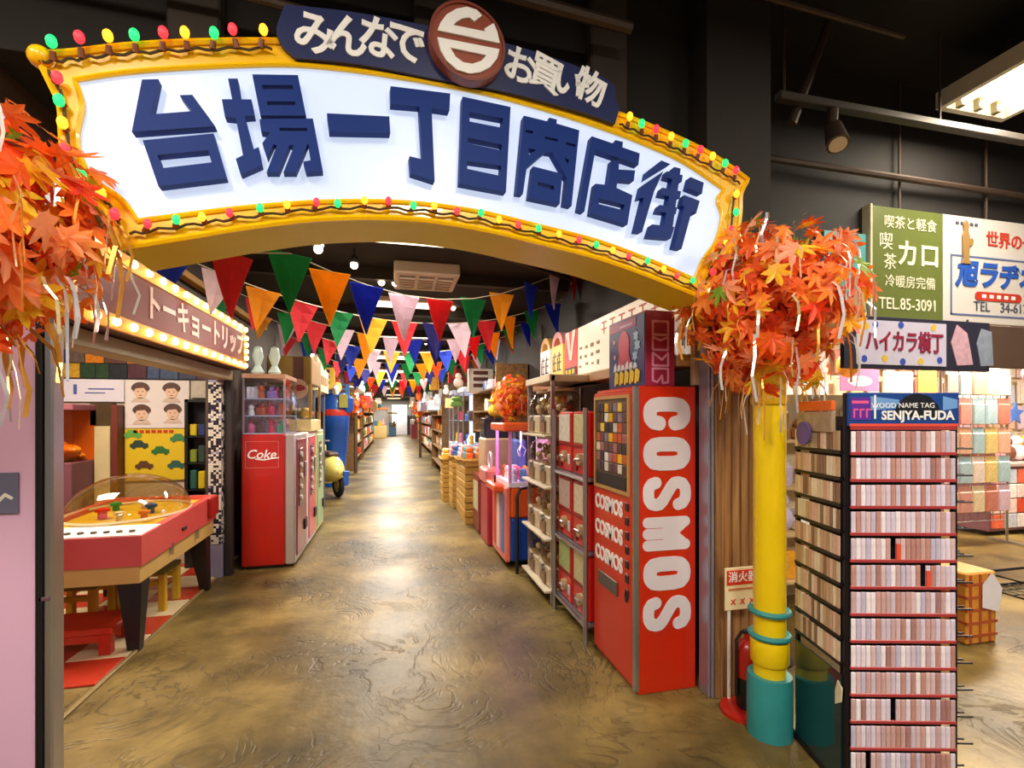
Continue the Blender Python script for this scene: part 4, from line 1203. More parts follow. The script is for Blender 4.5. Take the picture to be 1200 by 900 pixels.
def shelf_unit(side, y0, y1, depth, levels, label, where, far=False, xw=None, zmin=0):
    """Open shelf along a corridor wall. side -1 left, +1 right."""
    xb = (-1.73 if side < 0 else 1.98) if xw is None else xw
    xf = xb - side * depth
    xa, xc = min(xb, xf), max(xb, xf)
    t = thing('shelf_unit', label, 'shelf', ((xa + xc) / 2, (y0 + y1) / 2, 0))
    for y in (y0, y1 - .03): MB().box(xa, xc, y, y + .03, zmin, levels[-1] + .35, .004).build('side_panel', SHELFW, t)
    MB().box(xb - side * .02, xb, y0 + .03, y1 - .03, zmin, levels[-1] + .35).build('back', SHELFW, t)
    for z in levels: MB().box(xa, xc, y0 + .03, y1 - .03, z - .025, z).build('board', SHELFW, t)
    fb = MB()
    for li, z in enumerate(levels):
        y = y0 + .16
        while y < y1 - .12:
            k = rnd.randrange(4); sc_ = rnd.uniform(.8, 1.15); xx = (xa + xc) / 2 - side * rnd.uniform(-.02, .06)
            if far:
                d_ = rnd.uniform(.05, .14); fb.box(xx - d_ - side * .1, xx + d_ - side * .1, y - .09, y + .09, z, z + rnd.uniform(.15, .36), .02)
            else:
                o = bpy.data.objects.new(GN[k], GMESH[k]); COL.objects.link(o)
                o.location = (xx, y, z); o.scale = (sc_, sc_, sc_); o.rotation_euler.z = rnd.uniform(-.4, .4) + math.pi / 2
                tag(o, '%s on the %s shelf of %s' % (GL[k], ['lowest', 'second', 'third', 'fourth', 'top'][li], where), GN[k].split('_')[-1], 'goods on ' + where)
            y += rnd.uniform(.2, .26) if far else rnd.uniform(.22, .3)
    if far:
        o = fb.build('far_goods', GOODI); o['kind'] = 'stuff'; tag(o, 'crowd of distant goods filling ' + where, 'goods')


shelf_unit(-1, 12.6, 14.2, .45, [.3, .75, 1.2, 1.65], 'wooden shelf on the left beyond the blue stand', 'the left shelf beyond the blue stand')
shelf_unit(-1, 15.2, 19, .6, [.3, .75, 1.2, 1.65, 2.1], 'wooden shelf along the left wall past the far leaf bunch', 'the left shelf past the far leaf bunch', True)
shelf_unit(-1, 20, 30, .6, [.3, .8, 1.3, 1.8, 2.3], 'long shelf along the left wall near the corridor end', 'the long left shelf near the corridor end', True)
shelf_unit(1, 7.2, 9.4, .5, [1.35, 1.7, 2.05], 'wooden wall shelf on the right above the wicker baskets', 'the right wall shelf above the baskets', zmin=1.28)
shelf_unit(1, 12.5, 16, .8, [.3, .75, 1.2, 1.65, 2.1], 'wooden shelf on the right beyond the baskets', 'the right shelf beyond the baskets', True)
shelf_unit(1, 17, 30, .6, [.3, .8, 1.3, 1.8, 2.3], 'long shelf along the right wall near the corridor end', 'the long right shelf near the corridor end', True)

# lit glass cabinets further down on the right
for k, (y, x) in enumerate(((9.9, 1.35), (11.2, 1.3))):
    t = thing('lit_cabinet', ['pale lit glass cabinet on the right, nearer one', 'pale lit glass cabinet on the right, farther one'][k], 'cabinet', (x + .3, y + .4, 0))
    MB().box(x, x + .6, y, y + .8, 0, 1.0, .01).build('base', pm('cab_white', 'd8d8e8', .4), t)
    MB().box(x, x + .6, y, y + .8, 2.1, 2.2, .01).build('top', pm('cab_white', 'd8d8e8'), t)
    MB().box(x + .5, x + .52, y + .02, y + .78, 1.0, 2.1).build('lit_back', emit('cab_light', 'c8dcff', 1.1), t)
    for yy in (y, y + .77):
        MB().box(x, x + .03, yy, yy + .03, 1.0, 2.1).build('post', CHROME, t)
    MB().box(x + .02, x + .5, y + .03, y + .77, 1.5, 1.515).build('shelf', pm('glass_shelf', 'b8c4d8'), t)
    for j in range(5):
        o = bpy.data.objects.new('toy', TOYS[j % 4]); COL.objects.link(o); o.location = (x + .2, y + .1 + j * .14, 1.516 if j % 2 else 1.001); o.scale = (1.5, 1.5, 1.7)
        tag(o, 'toy inside the %s lit glass cabinet' % ['nearer', 'farther'][k], 'toy', 'toys in the lit cabinets')

# wicker baskets with goods
WICK = pm('wicker', 'c89a4a', .6, var=.4, scale=40, bump=.5)
bk = 0
for (x, y, zt, fillc) in ((1.28, 7.5, .95, 0), (1.3, 8.15, .9, 1), (1.25, 8.85, .9, 0), (1.15, 9.5, .8, 1)):
    t = thing('wicker_basket', 'tall wicker basket of goods on the right, %s from the claw machine' % ['first', 'second', 'third', 'fourth'][bk], 'basket', (x, y, 0))
    b = MB()
    for k in range(9):
        z0 = k * zt / 9; b.box(x - .26 - .004 * (k % 2), x + .26 + .004 * (k % 2), y - .26 - .004 * (k % 2), y + .26 + .004 * (k % 2), z0, z0 + zt / 9 - .008, .01)
    b.build('woven_body', WICK, t)
    MB().tube([(x - .28, y - .28, zt), (x + .28, y - .28, zt), (x + .28, y + .28, zt), (x - .28, y + .28, zt)], .025, 6, True).build('rim', WICK, t)
    for k in range(9):
        o = bpy.data.objects.new('snack_packet', GMESH[2]); COL.objects.link(o)
        o.location = (x - .17 + (k % 3) * .17, y - .17 + (k // 3) * .17, zt + .001); o.rotation_euler.z = rnd.uniform(0, 3); o.scale = (.62, .75, .9)
        tag(o, 'colourful snack packet in the %s wicker basket from the claw machine' % ['first', 'second', 'third', 'fourth'][bk], 'packet', 'packets in the wicker baskets')
    bk += 1

# corridor end: white board, lanterns
tag(recentre(MB().box(-.15, 1.15, 44.0, 44.1, 0, 2.6, .02).build('far_board', pm('far_white', 'd8d4dc', .5))), 'white lit board at the far end of the corridor', 'board')
LC = ['f2e8d8', 'f0c060', 'e8483a', 'd8e8f4']
for k in range(22):
    s = rnd.choice((-1, 1)); y = rnd.uniform(9, 34); x = s * rnd.uniform(1.1, 1.55) + .1; z = rnd.uniform(2.1, 2.55)
    t = thing('hanging_lantern', 'small hanging paper lantern %s %s side, about place %s' % (['near', 'midway', 'far down'][min(2, int((y - 9) / 8))], 'left' if s < 0 else 'right', ['one', 'two', 'three', 'four', 'five', 'six', 'seven', 'eight', 'nine', 'ten', 'eleven', 'twelve', 'thirteen', 'fourteen', 'fifteen', 'sixteen', 'seventeen', 'eighteen', 'nineteen', 'twenty', 'twenty one', 'twenty two'][k]), 'lantern', (x, y, z))
    t['label'] = 'small hanging paper lantern on the %s side of the %s corridor' % ('left' if s < 0 else 'right', ['near', 'middle', 'far'][min(2, int((y - 9) / 8.4))])
    t['group'] = 'hanging paper lanterns'
    MB().cyl((x, y, z + .1), (x, y, 3.2), .004, n=4).build('cord', BLACK, t)
    MB().ball((x, y, z), .1, 10, 8, (1, 1, 1.15)).build('shade', emit('lantern_%d' % (k % 4), LC[k % 4], .75), t, True)
# projecting shop signs
SGC = ['e8e0d0', 'd8b040', 'c83a30', '3a70a8', 'e8e8ee', 'd87830', '5a9a60', 'efe6c8']
sgl = ['cream', 'mustard', 'red', 'blue', 'white', 'orange', 'green', 'pale yellow']
for k in range(12):
    s = -1 if k % 2 else 1; y = 9.2 + k * 1.75; z = 2.05 + .25 * ((k * 7) % 3) / 2
    x = -1.45 if s < 0 else 1.6
    t = thing('projecting_sign', '%s projecting shop sign on the %s wall, %s the corridor' % (sgl[k % 8], 'left' if s < 0 else 'right', 'early in' if k < 6 else 'far down'), 'sign', (x, y, z))
    MB().box(x - .24, x + .24, y, y + .08, z, z + .45, .01).build('board', pm('psign_%d' % (k % 8), SGC[k % 8], .4), t)
    b = MB()
    for j in range(3): b.rect(faceNY(x, y, z + .1 + j * .12), -.14, .14, 0, .07, 0, .004)
    b.build('print', pm('psign_ink_%d' % (k % 2), ['5a3020', 'f2eadc'][(k % 8) in (2, 3, 5, 6)], .5), t)
    MB().cyl((x + s * .24, y + .04, z + .4), (x + s * (.3 if s < 0 else .4), y + .04, z + .4), .015, n=6).build('arm', BLACK, t)

# goods hanging from cords over the stalls on both sides
for k in range(34):
    s = 1 if k % 3 else -1; y = 8.2 + .55 * k; x = ((1.2 if s > 0 else -1.2) + rnd.uniform(-.15, .15)) if y < 12 else s * rnd.uniform(.8, 1.02) + .1; z = rnd.uniform(1.75, 2.3); m_ = GMESH[(k * 7) % 4]; sc_ = rnd.uniform(.75, 1.0) if y < 12 else rnd.uniform(1.1, 1.6)
    if s < 0 and y < 9: continue
    t = thing('hanging_good', 'x', 'hanging toy', (x, y, z), 'goods hanging over the stalls')
    t['label'] = '%s hanging on a cord, %s side, %s corridor' % (GL[(k * 7) % 4], 'right' if s > 0 else 'left', ['near', 'middle', 'far'][min(2, int((y - 8) / 7))])
    o = bpy.data.objects.new('body', m_); COL.objects.link(o); o.parent = t; o.scale = (sc_, sc_, sc_)
    MB().cyl((x, y, z + .2 * sc_), (x, y, 3.2), .004, n=4).build('cord', BLACK, t)

# far end stalls
for k, (x0, x1, y, zt, cc, lab) in enumerate(((-1.5, -.5, 38, 1.5, 'd8b878', 'tan stall at the far left end of the corridor'), (1.2, 1.9, 36, 1.7, 'b8505a', 'dusty red stall at the far right end of the corridor'), (-.4, .2, 42, 1.2, '70a0c8', 'pale blue stall before the far end wall'))):
    t = thing('far_stall', lab, 'stall', ((x0 + x1) / 2, y, 0))
    MB().box(x0, x1, y, y + .7, 0, zt * .6, .02).build('counter', pm('stall_%d' % k, cc, .5), t)
    for x in (x0, x1 - .05): MB().box(x, x + .05, y, y + .05, zt * .6, zt + .6).build('post', SHELFW, t)
    MB().box(x0 - .1, x1 + .1, y - .2, y + .75, zt + .6, zt + .75, .03).build('canopy', pm('stall_top_%d' % k, ['e86a30', 'f0e8e0', 'f0c040'][k], .5), t)
    for j in range(4):
        o = bpy.data.objects.new('stall_good', GMESH[j % 4]); COL.objects.link(o); o.location = (x0 + .12 + j * (x1 - x0 - .2) / 4, y + .2, zt * .6); o.scale = (1.4, 1.4, 1.6)
        tag(o, '%s on the counter of the %s' % (GL[j % 4], lab.split(' at ')[0].split(' before ')[0]), 'goods', 'goods on the far stalls')

# ================================================================== RIGHT: TALL RED CAPSULE MACHINE
CX0, CX1, CY0, CY1, CZ = 1.345, 1.735, 2.572, 3.17, 1.775
cm = thing('capsule_vending_machine', 'tall red machine with giant white letters down its side beside the wooden column', 'vending machine', ((CX0 + CX1) / 2, (CY0 + CY1) / 2, 0))
ORED = pm('machine_orange_red', 'd02a0c', .3, coat=.35, var=.05)
MB().box(CX0 + .02, CX1, CY0, CY1, 0, CZ, .006).build('cabinet', ORED, cm)
dr = MB().box(CX0 - .004, CX0 + .018, CY0 + .03, CY1 - .006, .04, CZ - .02, .006).build('door', ORED, cm)
MB().box(CX0 - .01, CX0 + .024, CY0 - .004, CY0 + .028, 0.02, CZ, .006).build('steel_edge', CHROME, cm)
wf = MB(); wx0, wx1 = CX0 - .016, CX0 - .004
wf.box(wx0, wx1, CY0 + .06, CY0 + .08, 1.13, 1.73).box(wx0, wx1, CY1 - .05, CY1 - .03, 1.13, 1.73).box(wx0, wx1, CY0 + .08, CY1 - .05, 1.71, 1.73).box(wx0, wx1, CY0 + .08, CY1 - .05, 1.13, 1.15)
wf.build('window_frame', pm('frame_gold', 'c8a060', .35, .3), dr)
MB().box(CX0 - .008, CX0 - .004, CY0 + .08, CY1 - .05, 1.15, 1.71).build('display_card', pm('card_brown', '5a4230', .4, var=.6, scale=18), dr)
PRZ = pick('prize_print', ['e8b820', '6a4a50', 'd8d0c0', '3a3440', 'c85a30', 'f0d040', '8a7a90', 'e8e4e0', '503a30', 'a86a70'], .3, var=.4)
for i in range(7):
    for j in range(7):
        y = CY0 + .09 + i * .064; z = 1.25 + j * .063
        MB().box(CX0 - .014, CX0 - .008, y, y + .054, z, z + .055, .002).build('prize_card', PRZ, dr)
MB().box(CX0 - .013, CX0 - .008, CY0 + .1, CY1 - .06, 1.16, 1.235).build('price_strip', DARK, dr)
for z in (1.03, .86, .69):
    text('COSMOS', .13, faceNX(CX0 - .006, CY0 + .36, z), WTXT, dr, 'lettering', bold=.004, ext=.002, sx=.78)
for k in range(7):
    MB().box(CX0 - .012, CX0 - .004, CY0 + .075, CY0 + .115, 1.04 - k * .085, 1.09 - k * .085, .003).build('button_strip', DARK, dr)
MB().box(CX0 - .014, CX0 - .004, CY0 + .22, CY1 - .09, .49, .58, .004).build('prize_tray', pm('tray_grey', '6a625a', .35, .5), dr)
MB().box(CX0 - .012, CX0 - .004, CY0 + .09, CY0 + .12, .5, .56, .003).build('coin_slot', DARK, dr)
MB().cyl((CX0 - .012, CY0 + .105, .66), (CX0 - .003, CY0 + .105, .66), .012, n=10).build('lock', CHROME, dr)
# giant letters reading downwards on the side
LW, LH, SWD = .2, .312, .084
C_ = [(.775, .66), (.74, .78), (.64, .84), (.5, .855), (.36, .84), (.26, .78), (.225, .65), (.225, .35), (.26, .22), (.36, .16), (.5, .145), (.64, .16), (.74, .22), (.775, .34)]
O_ = [(.775, .65), (.74, .78), (.64, .84), (.5, .855), (.36, .84), (.26, .78), (.225, .65), (.225, .35), (.26, .22), (.36, .16), (.5, .145), (.64, .16), (.74, .22), (.775, .35)]
S_ = [(.82, .73), (.78, .82), (.66, .875), (.5, .885), (.34, .875), (.22, .82), (.18, .73), (.2, .65), (.3, .585), (.5, .5), (.7, .415), (.8, .35), (.82, .27), (.78, .18), (.66, .125), (.5, .115), (.34, .125), (.22, .18), (.18, .27)]
for k, ch in enumerate('COSMOS'):
    z = 1.715 - k * .2315
    o = V((1.387, CY0, z)); fr = (o, -Z, X)
    b = MB(); sc2 = lambda pts: [(p[0] * LW, p[1] * LH) for p in pts]
    if ch == 'M':
        for seg in ([(.17, .1), (.17, .88)], [(.17, .86), (.5, .6)], [(.5, .6), (.83, .86)], [(.83, .88), (.83, .1)], [(.5, .1), (.5, .6)]):
            b.stroke(sc2(seg), .062, fr, 0, .004)
        b.rect(fr, .17 * LW, .83 * LW, .42 * LH, .66 * LH, 0, .0038)
    else: b.stroke(sc2({'C': C_, 'O': O_, 'S': S_}[ch]), .07 if ch == 'S' else SWD, fr, 0, .004, closed=(ch == 'O'))
    b.build('letter', pm('letter_lilac_white', 'e6e0ee', .4, var=.03), cm)

# box on top with cartoon print: plain generic design
tb = thing('top_box', 'navy and crimson printed box standing on the tall red machine', 'box', (1.53, 2.9, CZ))
BX0, BX1, BY0, BY1, BZ0, BZ1 = 1.433, 1.625, 2.62, 3.12, CZ + .002, 2.225
MB().box(BX0, BX1, BY0, BY1, BZ0, BZ1, .004).build('carton', pm('box_crimson', '9c2448', .4, var=.25, scale=14), tb)
MB().box(BX0 - .003, BX0, BY0 + .008, BY1 - .008, BZ0 + .01, BZ1 - .01).build('front_print', pm('box_navy', '14246a', .35, var=.15), tb)
fr = faceNX(BX0 - .003, (BY0 + BY1) / 2, (BZ0 + BZ1) / 2)
MB().rect(fr, -.235, .14, .15, .205, 0, .002).build('header_print', pm('print_magenta', 'a83060', .4), tb)
MB().rect(fr, -.08, .1, .165, .18, .002, .004).build('header_line', pm('print_lilac', 'c8a0d0', .4), tb)
MB().ell(fr, -.02, .05, .075, .095, 0, .003, 24).build('round_print', pm('print_crimson', 'd0284a', .4), tb)
MB().prism([(-.08, 0), (.05, 0), (.09, -.1), (-.12, -.1)], fr, 0, .0028).build('skirt_print', pm('print_crimson2', 'b8284c', .4), tb)
for k, (u_, v_, r_) in enumerate(((.14, .09, .04), (.16, .03, .045), (.13, -.03, .04), (-.16, .09, .022), (-.15, -.01, .02))):
    MB().prism([(u_ + r_ * (1 if j % 2 else .55) * math.cos(j * math.pi / 6), v_ + r_ * (1 if j % 2 else .55) * math.sin(j * math.pi / 6)) for j in range(12)], fr, 0, .003).build('star_print', pm('star_%d' % (k // 3), ['9ac4e8', 'e8a890'][k // 3], .4), tb)
for k in range(6):
    MB().prism([(-.17 + k * .055, -.11), (-.12 + k * .055, -.1), (-.13 + k * .055, -.05 - .012 * (k % 3)), (-.16 + k * .055, -.07)], fr, 0, .003).build('flame_print', pm('flame_white', 'dce4f0', .4), tb)
b = MB()
for k in range(5): b.stroke([(-.14 + k * .07, -.19), (-.13 + k * .07, -.12), (-.1 + k * .07, -.135), (-.11 + k * .07, -.18)], .024, fr, .003, .005, 8)
b.build('yellow_print', pm('print_yellow', 'e8c820', .4), tb)
fr = faceNY((BX0 + BX1) / 2, BY0, (BZ0 + BZ1) / 2)
for k, pts in enumerate(([(-.05, .04), (-.05, -.04), (.05, -.04), (.05, .04)], [(-.05, .04), (0, .02), (.05, .04), (.05, -.035), (-.05, -.035)], [(-.05, .04), (-.05, -.035), (.05, -.035), (.05, .04), (.01, .0)], [(-.05, .04), (.05, .04), (.05, -.04), (.015, -.045), (.01, .0), (-.02, -.04), (-.05, -.03)])):
    MB().stroke([(p[0], p[1] + .12 - k * .093) for p in pts], .013, fr, 0, .002, 8, True).build('outline_print', pm('outline_pink', 'd890b8', .4), tb)

# ================================================================== CAPSULE TOY MACHINES IN A STEEL RACK
rk = thing('capsule_rack', 'grey steel rack holding two columns of red capsule machines', 'rack', (1.6, 3.56, 0))
for y in (3.22, 3.9):
    for x in (1.3, 1.88): MB().cyl((x, y, 0), (x, y, 1.66 if x < 1.5 else 1.76), .018, n=10).build('post', CHROME, rk, True)
for z in (.13, .63, 1.15):
    MB().tube([(1.3, 3.22, z), (1.3, 3.9, z), (1.88, 3.9, z), (1.88, 3.22, z)], .014, 6, True).build('ring_rail', CHROME, rk)
    MB().box(1.31, 1.87, 3.23, 3.89, z + .008, z + .016).build('deck', GREY, rk)


def gacha():
    t = thing('capsule_machine', 'x', 'capsule machine', (0, 0, 0))
    R2 = pm('gacha_red', 'cc1f1a', .35, coat=.25, var=.06)
    MB().box(0, .4, -.155, .155, 0, .47, .012).build('case', R2, t)
    MB().box(-.006, 0, -.125, .125, .235, .45, .004).build('card', pick('gacha_card', ['b8a890', 'a8b878', 'd8c8b0', 'c0a8a0', 'd8d0c4', 'c8c090'], .35, var=.45), t)
    MB().box(-.004, 0, -.14, .14, .2, .225).build('trim', pm('gacha_trim', '8a1010', .4), t)
    MB().cyl((-.03, -.02, .12), (0, -.02, .12), .045, n=14).build('dial', pm('gacha_dial', 'c8b088', .35, .3), t)
    MB().box(-.042, -.03, -.06, .02, .112, .128, .003).build('dial_grip', CHROME, t)
    MB().box(-.012, 0, .05, .13, .03, .11, .006).build('chute', pm('gacha_chute', '7a0e10', .4), t)
    MB().box(-.008, 0, -.13, -.08, .06, .14, .004).build('coin_plate', pm('gacha_white', 'd8d0d0', .4), t)
    return t


g0 = gacha(); first = True
for r_, z in enumerate((.147, .647, 1.167)):
    for c_, y in enumerate((3.39, 3.73)):
        o = g0 if first else copy_tree(g0); first = False
        o.location = (1.33, y, z)
        tag(o, 'red capsule machine in the %s row, %s column of the steel rack' % (['bottom', 'middle', 'top'][r_], ['near', 'far'][c_]), 'capsule machine', 'red capsule machines in the steel rack')
# pale capsule machines beyond
def gacha_pale():
    t = thing('globe_machine', 'x', 'capsule machine', (0, 0, 0))
    PB = pm('pale_machine', 'c8b89c', .4, var=.15)
    MB().box(.05, .42, -.17, .17, 0, .17, .012).build('base', PB, t)
    MB().box(.03, .05, -.07, .07, .02, .12, .004).build('chute', pm('pale_dark', '8a6a50', .4), t)
    MB().cyl((.02, .0, .14), (.05, .0, .14), .03, n=12).build('dial', CHROME, t)
    prof = [(.17, 0), (.19, .05), (.19, .12), (.16, .19), (.12, .215)]
    MB().lathe(prof, (.22, 0, .17), 18).build('globe', glass('globe_clear', 'efe4d0', .3), t, True)
    MB().lathe([(.13, 0), (.13, .02), (.06, .03)], (.22, 0, .385), 16).build('lid', PB, t, True)
    b = MB()
    for k in range(16):
        a = k * 2.4; r = .02 + .12 * ((k * 37) % 10) / 10
        b.ball((.22 + r * math.cos(a), r * math.sin(a), .205 + .035 * (k // 4)), .032, 7, 5)
    b.build('capsules', pick('capsule_colours', ['e8d8c0', 'c86a40', 'd8c060', 'a8a0b0', 'e8e4e0'], .35, True), t, True, kind='stuff')
    return t


wr = thing('pale_rack', 'cream shelf rack of clear globe capsule machines beside the red ones', 'rack', (1.55, 4.3, 0))
for y in (3.98, 4.72):
    for x in (1.3, 1.85): MB().box(x, x + .03, y, y + .03, 0, 1.95).build('post', CHROME, wr)
for z in (.12, .56, 1.0, 1.44): MB().box(1.24, 1.88, 3.98, 4.75, z - .02, z, .003).build('shelf', pm('shelf_cream', 'd8cbb0', .45), wr)
MB().box(1.28, 1.88, 3.98, 4.75, 1.9, 1.96, .005).build('top', pm('shelf_cream', 'd8cbb0'), wr)
g0 = gacha_pale(); first = True
for r_, z in enumerate((.12, .56, 1.0, 1.44)):
    for c_, y in enumerate((4.2, 4.56)):
        o = g0 if first else copy_tree(g0); first = False
        o.location = (1.25, y, z)
        tag(o, 'clear globe capsule machine on the %s shelf, %s column of the cream rack' % (['lowest', 'second', 'third', 'top'][r_], ['near', 'far'][c_]), 'capsule machine', 'globe capsule machines')

# ================================================================== CLAW MACHINE AND NEIGHBOURS
cl = thing('claw_machine', 'claw machine with lit pink cabinet, orange roof and blue lower side', 'game machine', (1.45, 5.3, 0))
KX0, KX1, KY0, KY1 = 1.14, 1.72, 5.05, 5.75
OR = pm('claw_orange', 'e85a20', .35, coat=.3); BL = pm('claw_blue', '1848a8', .35, coat=.3)
MB().box(KX0 + .06, KX1, KY0, KY1, .06, .52, .02).build('lower_body', BL, cl)
MB().box(KX0 + .06, KX1, KY0, KY1, .52, .85, .02).build('upper_body', OR, cl)
MB().box(KX0, KX0 + .06, KY0, KY1, .06, .85, .015).build('front_board', pm('claw_pink', 'e87a68', .35, var=.15), cl)
for k in range(3): MB().box(KX0 - .006, KX0, KY0 + .06 + k * .22, KY0 + .2 + k * .22, .14, .78, .003).build('front_stripe', pm('claw_stripe_%d' % k, ['3a78c8', 'f0d8d0', 'e84830'][k], .4), cl)
MB().box(KX0 - .1, KX0 + .02, KY0 + .1, KY1 - .1, .78, .87, .02).build('control_shelf', OR, cl)
MB().cyl((KX0 - .05, KY0 + .3, .87), (KX0 - .05, KY0 + .3, .95), .012, n=8).build('joystick', DARK, cl)
MB().box(KX0 + .04, KX1, KY0, KY1, .85, .9).build('floor_tray', pm('tray_white', 'ece0f0', .4), cl)
for x in (KX0 + .04, KX1 - .03):
    for y in (KY0, KY1 - .03): MB().box(x, x + .03, y, y + .03, .9, 1.44).build('post', BL if x > 1.5 else pm('claw_post', 'e890d8', .3), cl)
MB().box(KX0 - .02, KX1 + .02, KY0 - .02, KY1 + .02, 1.44, 1.53, .015).build('roof', OR, cl)
MB().box(KX1 - .05, KX1 - .03, KY0 + .03, KY1 - .03, .9, 1.44).build('lit_back', emit('claw_back', 'd8b8f4', 1.0), cl)
MB().box(KX0 + .045, KX1 - .03, KY0 + .005, KY0 + .01, .9, 1.44).build('pane', glass('clear_glass'), cl)
l = bpy.data.lights.new('claw_lamp', 'POINT'); l.energy = 7; l.color = (.85, .6, 1); l.shadow_soft_size = .08
o = bpy.data.objects.new('claw_lamp', l); COL.objects.link(o); o.location = (1.35, 5.35, 1.36)
MB().cyl((1.4, 5.4, 1.44), (1.4, 5.4, 1.28), .015, n=8).build('claw_shaft', CHROME, cl)
for k in range(3):
    a = k * 2.1; MB().tube([(1.4, 5.4, 1.28), (1.4 + .06 * math.cos(a), 5.4 + .06 * math.sin(a), 1.22), (1.4 + .03 * math.cos(a), 5.4 + .03 * math.sin(a), 1.15)], .008, 6).build('claw_prong', CHROME, cl)
for k in range(14):
    o = bpy.data.objects.new('prize_toy', TOYS[k % 4]); COL.objects.link(o); o.location = (1.26 + .1 * (k % 4), 5.16 + .15 * (k // 4), .901); o.scale = (1.1, 1.1, 1.1); o.rotation_euler.z = k
    tag(o, 'small prize toy lying inside the lit claw machine', 'toy', 'prizes in the claw machine')
tag(recentre(MB().tube([(1.22, 4.86, 0), (1.22, 4.86, .78), (1.26, 4.88, .86), (1.4, 4.9, .88), (1.62, 4.92, .88), (1.66, 4.92, .82), (1.66, 4.92, 0)], .018, 8).build('guard_rail', BLACK, None, True)), 'black bent tube guard rail in front of the claw machine', 'rail')
cr2 = thing('kiddie_game', 'crimson children game machine with toy panel behind the claw machine', 'game machine', (1.4, 6.4, 0))
MB().box(1.12, 1.66, 5.95, 6.45, 0, .75, .02).build('body', pm('kid_crimson', 'b83040', .4, var=.2), cr2)
MB().box(1.1, 1.3, 5.95, 6.45, .75, .95, .03).build('dashboard', pm('kid_pink', 'e0807a', .4), cr2)
MB().box(1.5, 1.62, 5.95, 6.45, .75, 1.3, .02).build('back_panel', pm('kid_blue', '5a70b8', .4, var=.4, scale=15), cr2)
pts = [(1.2 + .0, 6.2 + .1 * math.cos(k * math.pi / 8), 1.04 + .1 * math.sin(k * math.pi / 8)) for k in range(16)]
MB().tube(pts, .015, 6, True).build('steering_wheel', pm('kid_wheel', 'd8d0d0', .4), cr2, True)
k2 = thing('prize_game', 'second crimson and beige prize machine further along the right side', 'game machine', (1.4, 6.95, 0))
MB().box(1.12, 1.66, 6.6, 7.1, 0, .8, .02).build('body', pm('game_maroon', '8a3c30', .4, var=.3), k2)
MB().box(1.2, 1.66, 6.6, 7.1, .8, 1.3, .02).build('top_case', pm('game_beige', 'c8a888', .4, var=.3), k2)
MB().box(1.115, 1.12, 6.66, 7.04, .3, .7).build('front_sticker', pm('game_sticker', 'd8c8a8', .4, var=.5, scale=20), k2)
sp2 = thing('black_monitor', 'black monitor box on top of the prize machine', 'monitor', (1.42, 6.85, 1.3))
MB().box(1.22, 1.6, 6.66, 7.04, 1.302, 1.58, .01).build('case', BLACK, sp2)
MB().box(1.214, 1.22, 6.7, 7.0, 1.34, 1.54).build('screen', pm('screen_dark', '1a2230', .1), sp2)
o = MB(); o.ball((1.42, 6.85, 1.68), .12, 12, 8, (1.1, 1.1, .8)); o.ball((1.42, 6.8, 1.84), .1, 12, 8); o.ball((1.33, 6.74, 1.81), .045, 8, 6, (1.5, 1, .6))
tag(recentre(o.build('yellow_plush', pm('plush_yellow', 'f0c040', .8), None, True)), 'yellow stuffed toy sitting on the black monitor', 'plush toy')

# ================================================================== SIGN ROW ABOVE THE MACHINES (RIGHT WALL)
SXR = 1.66
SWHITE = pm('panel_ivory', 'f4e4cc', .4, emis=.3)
sr = thing('long_ivory_sign', 'long ivory shop sign with faint red lettering above the capsule machines', 'sign', (SXR, 3.3, 2.0))
MB().box(SXR, SXR + .12, 2.62, 4.3, 1.98, 2.42, .006).build('board', SWHITE, sr)
for k in range(7):
    b = MB(); y = 3.35 + k * .13; fr = faceNX(SXR - .001, 2.75 + (6 - k) * .16, 2.32); s = .045
    b.stroke([(-s, s), (s, s)], .012, fr, 0, .003, 6).stroke([(0, s), (0, -s)], .012, fr, 0, .003, 6).stroke([(-s, -s * .2), (s, -s * .2)], .01, fr, 0, .003, 6)
    b.build('red_print', pm('faint_red', 'd8685a', .5), sr)
b = MB()
for k in range(4):
    for j in range(3): b.rect(faceNX(SXR - .001, 4.22 - k * .13, 2.22 - j * .08), -rnd.uniform(.01, .045), rnd.uniform(.01, .045), -rnd.uniform(.004, .024), rnd.uniform(.004, .02), 0, .003)
b.build('grey_print', pm('faint_brown', 'a08868', .5), sr)
s2 = thing('red_v_sign', 'red sign panel with a white V shape and black strip below', 'sign', (SXR, 4.46, 2.0))
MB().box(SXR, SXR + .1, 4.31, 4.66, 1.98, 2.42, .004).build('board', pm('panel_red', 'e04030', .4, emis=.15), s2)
MB().prism([(-.14, .18), (-.05, .18), (0, -.02), (.05, .18), (.14, .18), (.03, -.1), (-.03, -.1)], faceNX(SXR, 4.485, 2.24), 0, .004).build('v_print', pm('panel_ivory_print', 'f8ece0', .4), s2)
MB().box(SXR - .006, SXR, 4.33, 4.64, 1.995, 2.07).build('black_strip', DARK, s2)
b = MB()
for k in range(3): b.rect(faceNX(SXR - .006, 4.58 - k * .09, 2.03), -.03, .03, -.022, .022, 0, .003)
b.build('strip_print', pm('print_yellow', 'e8c820'), s2)
